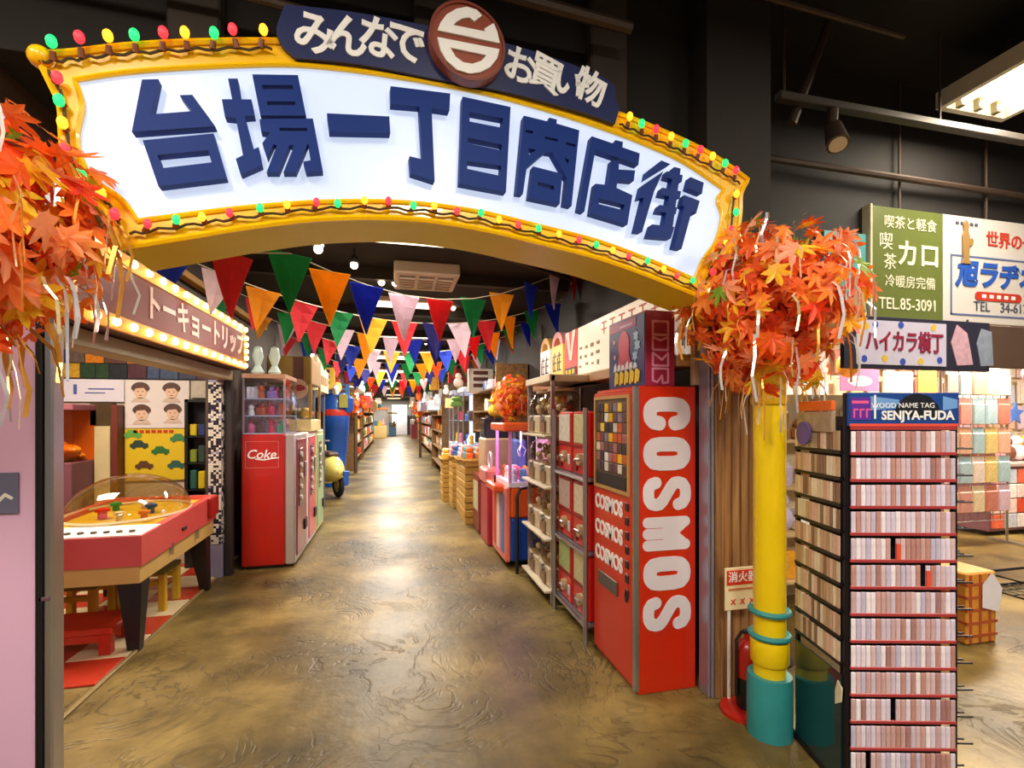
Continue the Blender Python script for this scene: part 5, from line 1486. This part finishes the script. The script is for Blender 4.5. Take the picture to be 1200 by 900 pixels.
for nm, y0, y1, cc, ac_, lab in (('yellow_character_sign', 4.72, 5.08, 'f4d070', 'f0a0a0', 'yellow sign panel with a pink arch on top'), ('ivory_character_sign', 5.14, 5.5, 'f0e8e0', 'f0b860', 'white sign panel with dark lettering and an orange arch on top')):
    t = thing(nm, lab, 'sign', (SXR, (y0 + y1) / 2, 2.0)); ym = (y0 + y1) / 2
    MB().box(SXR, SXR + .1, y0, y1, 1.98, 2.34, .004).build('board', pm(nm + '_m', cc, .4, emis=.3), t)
    fr = faceNX(SXR, ym, 2.34); n = 14
    po = [(.17 * math.cos(k * math.pi / n), .14 * math.sin(k * math.pi / n)) for k in range(n + 1)]; pi_ = [(.1 * math.cos(k * math.pi / n), .08 * math.sin(k * math.pi / n)) for k in range(n, -1, -1)]
    MB().prism(po + pi_, fr, -.08, 0).build('arch_top', pm(nm + '_a', ac_, .4), t)
    b = MB(); fr = faceNX(SXR, ym, 2.16)
    for dx in (-.075, .075):
        for s in ([(-.05, .07), (.05, .07)], [(-.05, .0), (.05, .0)], [(-.04, -.08), (.05, -.08)], [(0, .1), (0, -.08)], [(-.05, .05), (-.05, -.08)]):
            b.stroke([(p[0] + dx, p[1]) for p in s], .014, fr, 0, .004, 6)
    b.build('print', pm('ink_grey', '5a4a50', .5), t)
tag(recentre(MB().box(SXR - .02, SXR + .16, 2.62, 5.75, 1.9, 1.975, .005).build('sign_ledge', pm('ledge_tan', 'b08858', .5))), 'tan ledge under the row of signs', 'ledge')
tag(recentre(MB().box(SXR + .1, SXR + .13, 5.55, 5.8, 1.98, 2.34).build('end_board', pm('end_board_tan', 'a88a68', .5))), 'tan end board closing the sign row', 'board')
t = thing('purple_notice', 'tall pale notice board with lilac edge right of the crimson box', 'notice', (1.7, 2.6, 1.8))
MB().box(1.655, 1.99, 2.56, 2.6, 2.02, 2.45, .003).build('board', pm('notice_tan', 'c8a890', .5, var=.2), t)
MB().box(1.72, 1.99, 2.57, 2.61, CZ + .01, 2.02, .003).build('lower_board', pm('notice_beige', 'b89a80', .5), t)
b = MB()
for k in range(3):
    for j in range(4): b.rect(faceNY(1.69 + k * .05, 2.56, 2.38 - j * .09), 0, .028, -.03, .03, 0, .003)
b.build('print', pm('notice_ink', '9a6a58', .5), t)

# ================================================================== WOODEN COLUMN, EXTINGUISHER
wc = thing('wooden_column', 'brown wooden plank column behind the yellow pole', 'column', (1.9, 2.5, 0))
MB().box(1.775, 2.1, 2.455, 2.55, 0, 2.62).build('core', pm('column_core', '3a2a1e', .7), wc)
for k in range(6):
    x = 1.772 + k * .055
    MB().box(x, x + .052, 2.44 + rnd.uniform(-.002, .002), 2.456, 0, 2.62, .004).build('plank', wood_mat('plank_%d' % (k % 3), ['6a4428', '5c3a22', '744c2e'][k % 3], ['b08252', 'a47444', 'bc8e5c'][k % 3]), wc)
tag(recentre(MB().box(1.738, 1.752, 2.46, 2.55, 0, 2.62, .003).box(1.755, 1.77, 2.45, 2.55, 0, 2.62, .003).build('steel_post', pm('post_lilac_steel', 'a8a4b8', .3, .6))), 'slim steel post between the red machine and the wooden column', 'post')
ex = thing('extinguisher_sign', 'small cream and red fire extinguisher sign on a thin white stand', 'sign', (1.87, 2.36, 0))
MB().box(1.78, 2.0, 2.37, 2.378, .525, .76, .002).build('plate', pm('sign_cream', 'f0e0b8', .4), ex)
MB().box(1.79, 1.99, 2.366, 2.37, .665, .745).build('red_band', pm('sign_red', 'd83018', .4), ex)
text('消火器', .062, faceNY(1.89, 2.365, .705), WTXT, ex, 'lettering', bold=.001, ext=.001)
for k in range(3):
    b = MB(); fr = faceNY(1.83 + k * .06, 2.369, .57); b.stroke([(-.012, -.012), (.012, .014)], .006, fr, 0, .002, 6).stroke([(-.01, .012), (.012, -.014)], .006, fr, 0, .002, 6)
    b.build('pictogram', pm('sign_red', 'd83018'), ex)
MB().rect(faceNY(1.89, 2.369, .64), -.09, .09, -.006, .006, 0, .002).build('fine_print', pm('fine_print', 'c87a50', .5), ex)
MB().cyl((1.815, 2.385, 0.03), (1.815, 2.385, .53), .009, n=8).build('stand_rod', WHITE, ex)
MB().lathe([(.12, 0), (.12, .02), (.1, .03), (.02, .032)], (1.84, 2.3, 0), 20).build('stand_base', RED, ex, True)
fe = thing('fire_extinguisher', 'red and black fire extinguisher half hidden behind the yellow pole', 'fire extinguisher', (1.86, 2.29, .033))
MB().lathe([(.055, .034), (.06, .05), (.06, .2)], (1.86, 2.29, 0), 18).build('lower_body', BLACK, fe, True)
MB().lathe([(.06, .2), (.06, .34), (.045, .38), (.02, .4), (.02, .43)], (1.86, 2.29, 0), 18).build('upper_body', RED, fe, True)
MB().tube([(1.86, 2.29, .43), (1.82, 2.29, .44), (1.79, 2.29, .4), (1.79, 2.29, .1)], .009, 6).build('hose', BLACK, fe, True)
MB().box(1.83, 1.89, 2.28, 2.3, .43, .45, .003).build('lever', DARK, fe)

# ================================================================== RIGHT: NAME TAG RACK
RA = math.radians(-14.5); RP = V((1.85, 1.69, 0)); RW, RD = .468, .38
RM = MT.Translation(RP) @ MT.Rotation(RA, 4, 'Z')
rack = thing('name_tag_rack', 'tall black wire rack full of small name tags with blue header card', 'rack', (0, 0, 0))
BR_ = pm('rack_black', '17151c', .35, .3)
for x in (0, RW - .02):
    for y in (0, RD - .02): MB().box(x, x + .02, y, y + .02, .02, 1.56 if y else 1.7, .003).build('upright', BR_, rack)
MB().box(-.01, RW + .01, -.01, RD + .01, 0, .04, .006).build('base', BR_, rack)
MB().box(.02, RW - .02, .06, .066, .04, 1.56).build('front_back_panel', pm('rack_inner', '241c2c', .5), rack)
MB().box(.06, .066, .03, RD - .02, .5, 1.6).build('side_back_panel', pm('rack_inner', '241c2c'), rack)
MB().box(-.006, .0, .02, RD - .02, .04, .5).build('side_glass', pm('rack_teal_glass', '123438', .1, coat=.6, var=.3), rack, label='dark teal lower side panel')
MB().prism([(-.02, .0), (.02, .03), (.025, .09), (-.005, .11), (-.02, .06)], (V((-.007, .03, .36)), -Y, Z), 0, .004).build('leaf_sticker', pm('sticker_cream', 'd8d0b0', .5), rack)
REDB = pm('rack_red_bar', 'a8383c', .35); TAGW = .0206; ROWS = 13
zrow = [1.445 - .1125 * k for k in range(ROWS)]
for z in [1.551] + zrow: MB().box(.015, RW - .015, -.012, -.002, z - .008, z + .006, .002).build('label_rail', REDB, rack)
for z in zrow:
    MB().box(.015, RW - .015, -.002, .06, z - .004, z, .001).build('tag_shelf', BR_, rack)
    MB().cyl((RW - .005, .0, z + .02), (RW + .06, .0, z + .02), .004, n=6).build('peg', BR_, rack)
    MB().cyl((RW - .005, .03, z + .02), (RW + .05, .03, z + .02), .004, n=6).build('peg', BR_, rack)
hd = MB().box(.005, RW - .005, -.012, .004, 1.558, 1.7, .002).build('header_card', pm('header_blue', '17428c', .3, var=.35, scale=5), rack)
fr0 = lambda x, z, d=-.0125: (V((x, d, z)), X, Z)
MB().rect(fr0(0, 1.558), .01, RW - .01, .0, .012, 0, .001).build('red_line', pm('line_red', 'e05040', .4), hd)
MB().rect(fr0(.055, 1.63), -.04, .042, -.045, .05, 0, .001).build('logo_block', pm('logo_violet', '5a2a9a', .4), hd)
b = MB()
for k in range(3): b.stroke([(-.025 + k * .026, -.02), (-.025 + k * .026, .012), (-.01 + k * .026, .012)], .007, fr0(.053, 1.617, -.0137), 0, .0008, 6)
b.rect(fr0(.053, 1.66, -.0137), -.035, .035, -.006, .006, 0, .0008)
b.build('logo_print', pm('logo_pink', 'e05a90', .4), hd)
MB().prism([(-.1, 0), (-.085, .05), (-.05, .085), (0, .1), (.05, .085), (.085, .05), (.1, 0)], fr0(.29, 1.598), 0, .0006).build('dark_hair_print', pm('print_black', '10131f', .4), hd)
for s, wd in ((-1, .12), (1, .06)): MB().prism([(-wd / 2, 0), (wd / 2, .01), (wd / 2, .045), (-wd / 2, .06)], fr0(.29 + s * .135, 1.625), 0, .0005).build('sky_print', pm('print_skyblue', '6a9ad8', .4), hd)
MB().rect(fr0(.115, 1.64), -.004, .004, -.05, .05, 0, .001).build('white_bar', WTXT, hd)
text('WOOD NAME TAG', .03, fr0(.23, 1.645, -.014), WTXT, hd, 'lettering', ext=.0006)
text('SENJYA-FUDA', .052, fr0(.29, 1.603, -.0142), WTXT, hd, 'lettering', bold=.0016, ext=.0006, sx=.93)
# side rows (left face) : rails and tags too narrow to pick apart
MB().ell((V((-.03, .25, 1.52)), -Y, Z), 0, 0, .055, .055, 0, .006, 24).build('purple_badge', pm('badge_purple', '5a4496', .4), rack)
b = MB(); b2 = MB()
for k, z in enumerate(zrow[:9]):
    MB().box(-.012, 0, .015, RD - .015, z - .006, z + .008, .002).build('side_rail', BR_, rack)
    for j in range(15):
        y = .025 + j * .0226
        b.box(-.01, -.004, y, y + .0185, z + .01, z + .094)
b.build('side_tags', pick('side_tag', ['d8c4a8', 'e8dcc4', 'c8a888', 'b89878', 'e0b8a8', '8a6a5a'], .4, True), rack, kind='stuff', label='narrow tan name tags along the left face')
MB().box(-.02, .0, .06, RD - .05, 1.53, 1.62, .003).build('side_header', pm('side_header_tan', 'a8927a', .4, var=.4, scale=30), rack)
MB().box(-.02, 0, .06, RD - .05, 1.625, 1.67, .003).build('side_orange_card', pm('orange_card', 'e86a28', .4), rack)
# the tags themselves
TAGM = pick('name_tag', ['d0c0d4', 'c8a8b0', 'e0d4e8', 'c09088', 'cca4a4', 'd8ccE4', 'f0e8f4', 'b88884', 'd8bcc4', 'c4bcd8', 'a87c7c', 'e4d8ec'], .3, var=.35)
tb_ = MB(); tb_.box(0, TAGW - .0022, -.006, 0, 0, .09, .0012); tb_.box(.005, TAGW - .0072, -.0068, -.006, .012, .072); tb_.cyl((TAGW / 2 - .001, -.006, .082), (TAGW / 2 - .001, -.0072, .082), .003, n=6)
tmp = tb_.build('name_tag', [TAGM]); TAGMESH = tmp.data; bpy.data.objects.remove(tmp)
rack.location = RP; rack.rotation_euler.z = RA
RN = ['top', 'second', 'third', 'fourth', 'fifth', 'sixth', 'seventh', 'eighth', 'ninth', 'tenth', 'eleventh', 'twelfth', 'lowest']
for k, z in enumerate(zrow):
    for j in range(21):
        if (k, j) in ((4, 8), (5, 14), (10, 8), (12, 3)): continue
        o = bpy.data.objects.new('name_tag', TAGMESH); COL.objects.link(o)
        o.matrix_world = RM @ MT.Translation((.02 + j * TAGW, -.003 - .0, z + .0015 + rnd.uniform(0, .002)))
        tag(o, 'small mauve name tag in the %s row on the front of the rack' % RN[k], 'name tag', 'name tags on the rack front')
for k, j in ((4, 9), (5, 15)):
    o = MB().box(0, .018, -.004, .002, 0, .07, .001).build('red_divider', pm('divider_red', 'e0503a', .4)); o.matrix_world = RM @ MT.Translation((.02 + j * TAGW, -.008, zrow[k] + .002))
    tag(o, 'red divider card in the %s row of the name tags' % RN[k], 'card')

# ================================================================== RIGHT SHOP SIGNS
YS = 2.98
p0, p1 = atY(1022, 372, YS), atY(1105, 372, YS); zt = atY(1022, 240, YS).z; zb = p0.z
cs = thing('cafe_sign', 'olive green sign with white handwritten lettering at the left of the white radio sign', 'sign', ((p0.x + p1.x) / 2, YS, zb))
MB().box(p0.x, p1.x, YS, YS + .069, zb, zt, .004).build('board', pm('sign_olive', '636d36', .35, coat=.2, var=.08), cs)
MB().box(p0.x - .02, p0.x, YS - .006, YS + .069, zb - .01, zt + .01, .004).build('side_trim', CREAM, cs)
wd = p1.x - p0.x; mx = (p0.x + p1.x) / 2
CT = pm('sign_pale_text', 'e4e0c4', .4)
hgt = zt - zb
text('喫茶と軽食', .105, faceNY(mx + .02, YS - .002, zb + hgt * .86), CT, cs, ext=.002)
text('喫', .14, faceNY(mx - .22, YS - .002, zb + hgt * .68), CT, cs, ext=.002)
text('茶', .13, faceNY(mx - .18, YS - .002, zb + hgt * .5), CT, cs, ext=.002)
text('カロ', .22, faceNY(mx + .1, YS - .002, zb + hgt * .58), CT, cs, bold=.004, ext=.002)
text('冷暖房完備', .1, faceNY(mx + .02, YS - .002, zb + hgt * .33), CT, cs, ext=.002)
text('TEL.85-3091', .125, faceNY(mx, YS - .002, zb + hgt * .13), CT, cs, bold=.001, ext=.002, sx=.9)
rs = thing('radio_shop_sign', 'white sign with bold blue katakana and red pill at the right edge', 'sign', (p1.x + .9, YS, zb))
qx = p1.x + .005; qe = qx + 1.75
MB().box(qx, qe, YS, YS + .069, zb, zt, .004).build('board', pm('sign_ivory', 'd2cbc6', .35, coat=.2, var=.03), rs)
BLP = pm('print_sign_blue', '2a55b0', .4); b = MB()
fr = faceNY(qx, YS - .001, zb)
for (x0, x1, z0, z1) in ((.07, 1.7, .62 * hgt, .635 * hgt), (.07, .085, .07 * hgt, .62 * hgt), (.07, 1.7, .07 * hgt, .085 * hgt), (1.685, 1.7, .085 * hgt, .62 * hgt)): b.rect(fr, x0, x1, z0, z1, 0, .003)
b.build('blue_frame', pm('print_frame_blue', '5a6a9a', .4), rs)
text('旭ラヂオ商会', .225, faceNY(qx + .8, YS - .005, zb + hgt * .45), BLP, rs, bold=.01, ext=.002, shear=.15)
text('世界の一級品', .135, faceNY(qx + .85, YS - .003, zb + hgt * .8), pm('print_sign_red', 'c03a28', .4), rs, bold=.003, ext=.002)
pts = [(-.22 + .035 * math.cos(a), .035 * math.sin(a)) for a in [math.pi / 2 + k * math.pi / 8 for k in range(9)]] + [(.22 + .035 * math.cos(a), .035 * math.sin(a)) for a in [-math.pi / 2 + k * math.pi / 8 for k in range(9)]]
MB().prism(pts, faceNY(qx + .58, YS - .003, zb + hgt * .262), 0, .003).build('red_pill', pm('print_sign_red', 'c03a28'), rs)
for k in range(5): MB().rect(faceNY(qx + .42 + k * .08, YS - .006, zb + hgt * .262), -.022, .022, -.014, .014, 0, .001).build('pill_mark', WTXT, rs)
text('TEL', .11, faceNY(qx + .4, YS - .003, zb + hgt * .16), pm('print_sign_ink', '4a5060', .4), rs, ext=.002)
text('34-6178', .11, faceNY(qx + .78, YS - .003, zb + hgt * .16), pm('print_sign_ink', '4a5060', .4), rs, ext=.002)
for k in range(5): MB().rect(faceNY(qx + .14 + k * .05, YS - .003, zb + hgt * .93), -.016, .016, -.012, .012, 0, .001).build('small_mark', pm('print_sign_ink', '4a5060'), rs)
lf = MB(); fr = faceNY(qx + .22, YS - .005, zb + hgt * .74)
lf.prism([(-.05, -.16), (.05, -.16), (.03, -.12), (.035, .06), (.02, .1), (.03, .15), (0, .19), (-.025, .15), (-.02, .1), (-.035, .06), (-.03, -.12)], fr, 0, .01)
lf.prism([(.02, -.02), (.07, -.01), (.08, .03), (.06, .05), (.02, .03)], fr, 0, .008)
lf.build('statuette_print', pm('print_tan', '9a7a4a', .4), rs)
for x in (p0.x + .3, p1.x + .5): MB().cyl((x, YS + .03, zt), (x, YS + .03, 4.2), .01, n=6).build('hanger', PIPE, cs if x < p1.x else rs)
tag(recentre(MB().box(p0.x - .42, p0.x - .03, 3.0, 3.045, 2.4, 2.98, .004).build('teal_board', pm('teal_board', '4a9a9a', .4))), 'teal board just left of the olive green sign', 'board')

# slanted sign board under it
YB = 2.86
a0, a1 = atY(1003, 380, YB), atY(1108, 384, YB); z0 = atY(1055, 428, YB).z; z1 = atY(1055, 377, YB).z; xe = atY(1160, 410, YB).x
hk = thing('hanging_shop_board', 'pale sign with dark red katakana and coloured dots under the green sign', 'sign', ((a0.x + a1.x) / 2, YB, z0))
MB().box(a0.x - .1, xe, YB, YB + .04, z0 - .03, z1 + .03, .004).build('backing', pm('backing_dark', '2a2a3c', .4), hk)
MB().box(a0.x, a1.x, YB - .006, YB, z0, z1).build('face', pm('face_lilac', 'c4c0d6', .4), hk)
w_ = a1.x - a0.x; xm = (a0.x + a1.x) / 2; zm = (z0 + z1) / 2
text('ハイカラ横丁', .165, faceNY(xm + .02, YB - .01, zm), pm('print_maroon', '8c2040', .4), hk, bold=.004, ext=.002, sx=w_ / 1.13)
DOTS = [(-.3, .4, 'b'), (-.02, .42, 'b'), (.35, .4, 'y'), (-.42, -.38, 'b'), (-.2, -.36, 'y'), (0, -.42, 'b'), (.42, -.36, 'b'), (-.4, .36, 'y'), (.2, -.4, 'y')]
for u_, v_, c_ in DOTS: MB().ell(faceNY(xm + u_ * w_, YB - .006, zm + v_ * (z1 - z0)), 0, 0, .026, .026, 0, .002, 14).build('dot', pm('dot_' + c_, {'b': '3a50b0', 'y': 'd8b840'}[c_], .4), hk)
MB().prism([(-.1, .02), (-.04, .16), (.06, .1), (.12, -.14), (-.04, -.15)], faceNY(a1.x + .15, YB, zm), 0, .006).build('pink_card', pm('card_pink', 'c8a0b0', .4, var=.4, scale=25), hk)
MB().prism([(-.07, .02), (-.02, .14), (.08, .12), (.1, -.14), (-.03, -.15)], faceNY(a1.x + .38, YB, zm), 0, .006).build('blue_card', pm('card_bluegrey', '8a94a8', .4, var=.4, scale=20), hk)
for x in (a0.x + .1, xe - .2): MB().cyl((x, YB + .02, z1 + .03), (x, YB + .02, zb), .008, n=6).build('hanger', PIPE, hk)
tag(recentre(MB().box(xe + .01, 8.0, 2.99, 3.045, 2.0, zb - .01, .004).build('fascia_board', pm('fascia_brown', '5a4438', .6))), 'brown fascia board below the radio sign', 'fascia')

# ================================================================== RIGHT SHOP INTERIOR
PK = ['f4d0d0', 'f0b8c0', 'f8e8e0', 'e8a8a0', 'f4e0c0', 'd0d8f0', 'f8f4f0', 'e8c8e0', 'f0d890', 'b8d8e8', 'd88878', 'f2c0a8']
PKM = pick('hanging_packet', PK, .35, var=.35)
pk = MB(); pk.box(-.12, .12, -.02, .02, 0, .3, .012); pk.box(-.12, .12, -.004, .004, .3, .38); tmp = pk.build('hanging_packet', PKM); PM_ = tmp.data; bpy.data.objects.remove(tmp)
pegb = thing('peg_wall', 'cream pegboard wall with hooks at the back of the right shop', 'pegboard', (8, 6.27, 0))
MB().box(5.5, 12.8, 6.25, 6.295, .35, 2.75, .004).build('board', pm('pegboard', 'eadbc0', .5, var=.08), pegb)
rown = ['lowest', 'second', 'third', 'fourth', 'top']
for r_ in range(5):
    for k in range(22):
        x = 5.7 + k * .32; z = .5 + r_ * .44
        MB().cyl((x, 6.25, z + .36), (x, 6.14, z + .37), .006, n=5).build('hook', CHROME, pegb)
        o = bpy.data.objects.new('hanging_packet', PM_); COL.objects.link(o); o.location = (x, 6.18, z - .0); o.scale = (rnd.uniform(.8, 1.2), 1, rnd.uniform(.8, 1.05))
        tag(o, 'pastel packet hanging in the %s row of the cream pegboard' % rown[r_], 'packet', 'packets on the cream pegboard')
# upper posters
for k, (px0, px1, py0, py1, cc, lab) in enumerate((
        (985, 1030, 432, 458, 'c878b0', 'pink purple banner with white centre above the tag rack'),
        (1122, 1178, 440, 468, 'b4c0c0', 'white handwritten notice above the right shop goods'),
        (1035, 1070, 436, 460, 'f8e8b0', 'bright yellow card behind the tag rack'),
        (1076, 1098, 432, 470, 'e89040', 'orange card to the right of the bright yellow card'),
        (1182, 1199, 470, 500, '4a78d0', 'small blue star card at the right edge'))):
    Yp = 5.2; A_ = atY(px0, py1, Yp); B_ = atY(px1, py0, Yp)
    t = thing('shop_card', lab, 'card', ((A_.x + B_.x) / 2, Yp, A_.z))
    if k == 4:
        c_ = (A_ + B_) / 2; MB().prism([(.17 * (1 if j % 2 == 0 else .45) * math.sin(j * math.pi / 5), .17 * (1 if j % 2 == 0 else .45) * math.cos(j * math.pi / 5)) for j in range(10)], faceNY(c_.x, Yp, c_.z), -.02, 0).build('sheet', pm('card_%d' % k, cc, .4), t)
    else: MB().box(A_.x, B_.x, Yp, Yp + .015, A_.z, B_.z, .003).build('sheet', pm('card_%d' % k, cc, .4, var=.2, scale=10), t)
    if k == 0:
        MB().ell(faceNY((A_.x + B_.x) / 2, Yp, (A_.z + B_.z) / 2 - .02), 0, 0, .2, .07, 0, .004).build('oval_print', pm('oval_white', 'f0e4f0', .4), t)
    if k == 1:
        b = MB()
        for j in range(3): b.rect(faceNY((A_.x + B_.x) / 2, Yp, A_.z + .08 + j * .1), -.25, .25, -.018, .018, 0, .003)
        b.build('print', pm('ink_teal', '7aa0b0', .5), t)
    for x in (A_.x + .04, B_.x - .04): MB().cyl((x, Yp + .008, B_.z - .01), (x, Yp + .008, 2.95), .004, n=4).build('thread', CHROME, t)

# gondola with goods behind the rack (seen between pole and rack, and right of the rack)
def gondola(x0, x1, y0, y1, levels, label, where, seed):
    t = thing('goods_gondola', label, 'shelf', ((x0 + x1) / 2, (y0 + y1) / 2, 0))
    MB().box(x0, x1, (y0 + y1) / 2 - .02, (y0 + y1) / 2 + .02, 0, levels[-1] + .4, .004).build('back_board', pm('gondola_back', 'e0cfae', .5), t)
    for x in (x0, x1 - .03): MB().box(x, x + .03, y0, y1, 0, levels[-1] + .1, .004).build('end_panel', pm('gondola_end', 'c8ac80', .5), t)
    for z in levels: MB().box(x0 + .03, x1 - .03, y0, y1, z - .025, z, .002).build('board', pm('gondola_board', 'd8b888', .5), t)
    for li, z in enumerate(levels):
        x = x0 + .16
        while x < x1 - .12:
            k = rnd.randrange(4); o = bpy.data.objects.new(GN[k], GMESH[k]); COL.objects.link(o); s = rnd.uniform(.85, 1.2)
            o.location = (x, y0 + .12, z); o.scale = (s * .9, s * .9, s); o.rotation_euler.z = rnd.uniform(-.3, .3)
            tag(o, '%s on the %s shelf of %s' % (GL[k], ['lowest', 'second', 'third', 'fourth', 'top'][li], where), GN[k].split('_')[-1], 'goods on ' + where)
            x += rnd.uniform(.22, .3)


gondola(2.6, 4.5, 3.5, 3.95, [.2, .6, 1.0, 1.4], 'cream goods shelf behind the name tag rack', 'the cream shelf behind the tag rack', 1)
gondola(8.8, 10.2, 4.5, 4.95, [.2, .6, 1.0, 1.4, 1.8], 'cream goods shelf further back in the right shop', 'the deeper right shop shelf', 2)
# price card between pole and rack
pcd = thing('price_card', 'small white and red price card on a stem right of the yellow pole', 'card', (2.42, 2.75, 0))
MB().box(2.36, 2.5, 2.74, 2.748, 1.56, 1.8, .002).build('card', pm('price_white', 'f0e8e0', .4), pcd)
MB().rect(faceNY(2.43, 2.74, 1.72), -.05, .05, -.03, .04, 0, .002).build('red_print', pm('price_red', 'd84050', .4), pcd)
MB().cyl((2.43, 2.75, 0.012), (2.43, 2.75, 1.56), .008, n=8).build('stem', CHROME, pcd)
MB().cyl((2.43, 2.75, 0), (2.43, 2.75, .012), .12, n=18).build('foot', BLACK, pcd)
# wicker stand with white cloth right of the rack
q = atY(1150, 745, 2.62)
ck = thing('check_stand', 'orange checked display stand with white paper right of the tag rack', 'display stand', (4.08, 2.75, 0))
fx = 4.03
MB().box(fx - .14, fx + .14, 2.6, 2.88, 0, .5, .01).build('body', pm('check_orange', 'd8923a', .5, var=.35, scale=20), ck)
b = MB()
for k in range(5): b.box(fx - .144, fx + .144, 2.596, 2.884, .05 + k * .09, .07 + k * .09)
for k in range(3): b.box(fx - .12 + k * .09, fx - .1 + k * .09, 2.595, 2.885, .01, .49)
b.build('bands', pm('check_red', 'b0542c', .5), ck)
MB().add([(fx - .02, 2.585, .26), (fx + .13, 2.58, .22), (fx + .17, 2.585, .38), (fx + .08, 2.59, .5), (fx - .01, 2.59, .42)], [(0, 1, 2, 3, 4)]).build('paper_sheet', pm('paper_white', 'e8e4f0', .5), ck)

# display stand with pictures on the far right
A_ = atY(1158, 628, 4.9)
ds = thing('picture_stand', 'low grey display stand with pink and white prints at the right edge', 'display stand', (A_.x + .6, 5.1, 0))
sx0 = A_.x
MB().box(sx0, sx0 + 1.5, 4.9, 5.5, 0.06, .92, .01).build('body', pm('stand_mauve', '8a6070', .5), ds)
MB().box(sx0 - .03, sx0 + 1.53, 4.87, 5.53, .92, .97, .008).build('top', pm('stand_top', 'b8a0a0', .4), ds)
MB().box(sx0 + .05, sx0 + 1.45, 5.0, 5.4, 0, .06).build('plinth', DARK, ds)
PRT = pick('stand_print', ['e86a50', 'f4f0f4', '9a70b8', 'e8a0b0', 'f0d8d8', 'd84830', 'c8d0e8'], .4, var=.4)
for i in range(6):
    for j in range(4): MB().box(sx0 + .04 + i * .24, sx0 + .26 + i * .24, 4.885, 4.9, .1 + j * .2, .285 + j * .2, .004).build('print', PRT, ds)
for k in range(7):
    o = bpy.data.objects.new('stuffed_toy', GMESH[3]); COL.objects.link(o); o.location = (sx0 + .12 + k * .2, 5.15, .971); o.scale = (1.2, 1.2, 1.2)
    tag(o, 'round stuffed toy on top of the low picture stand', 'toy', 'stuffed toys on the picture stand')

# wire basket on the floor
wbk = thing('wire_tray', 'low black wire tray lying on the floor at the right edge', 'wire tray', (5.8, 3.2, 0))
x0, x1, y0, y1 = 5.3, 6.3, 2.98, 3.42
for z in (.02, .16):
    MB().tube([(x0, y0, z), (x1, y0, z), (x1, y1, z), (x0, y1, z)], .014, 6, True).build('frame_ring', BLACK, wbk)
for x, y in ((x0, y0), (x1, y0), (x1, y1), (x0, y1)): MB().cyl((x, y, 0), (x, y, .17), .014, n=6).build('corner_bar', BLACK, wbk)
for k in range(9): MB().cyl((x0 + .1 + k * .105, y0, .02), (x0 + .1 + k * .105, y1, .02), .005, n=5).build('wire', BLACK, wbk)
for k in range(4): MB().cyl((x0, y0 + .1 + k * .11, .02), (x1, y0 + .1 + k * .11, .02), .005, n=5).build('wire', BLACK, wbk)
# hanging bits in the right shop: mobile ornaments
for k in range(10):
    x = 4.3 + .75 * k; y = 3.9 + .3 * (k % 3); z = 2.1 + .12 * (k % 4)
    t = thing('paper_ornament', 'x', 'ornament', (x, y, z))
    MB().ball((x, y, z), .1, 10, 7, (1, 1, 1.2)).build('body', pm('orn_%d' % (k % 5), ['f0a040', 'e85a50', 'f4e8d0', 'f0c850', 'e88aa0'][k % 5], .5), t, True)
    MB().cyl((x, y, z + .1), (x, y, 2.95), .004, n=4).build('thread', CHROME, t)
    t['label'] = '%s paper ornament hanging from the right shop ceiling, %s from its entrance side' % (['orange', 'red', 'cream', 'yellow', 'pink'][k % 5], ['first', 'second', 'third', 'fourth', 'fifth', 'sixth', 'seventh', 'eighth', 'ninth', 'tenth'][k])

# wire grid stand with pastel packets, right of the tag rack
gd = thing('wire_grid_stand', 'white wire grid stand hung with pastel packets right of the tag rack', 'grid stand', (7.0, 4.6, 0))
for x in (6.45, 7.55): MB().cyl((x, 4.6, 0), (x, 4.6, 2.2), .015, n=8).build('upright', CHROME, gd)
for x in (6.45, 7.55): MB().box(x - .02, x + .02, 4.4, 4.8, 0, .03).build('foot', CHROME, gd)
for k in range(11): MB().cyl((6.45, 4.6, .3 + k * .19), (7.55, 4.6, .3 + k * .19), .006, n=5).build('wire', CHROME, gd)
for k in range(8): MB().cyl((6.57 + k * .124, 4.6, .3), (6.57 + k * .124, 4.6, 2.2), .005, n=5).build('wire', CHROME, gd)
for r_ in range(5):
    for k in range(5):
        o = bpy.data.objects.new('hanging_packet', PM_); COL.objects.link(o); o.location = (6.57 + k * .215, 4.56, .42 + r_ * .36); o.scale = (.78, 1, .86)
        tag(o, 'pastel packet in the %s row of the white wire grid stand' % rown[r_], 'packet', 'packets on the wire grid stand')
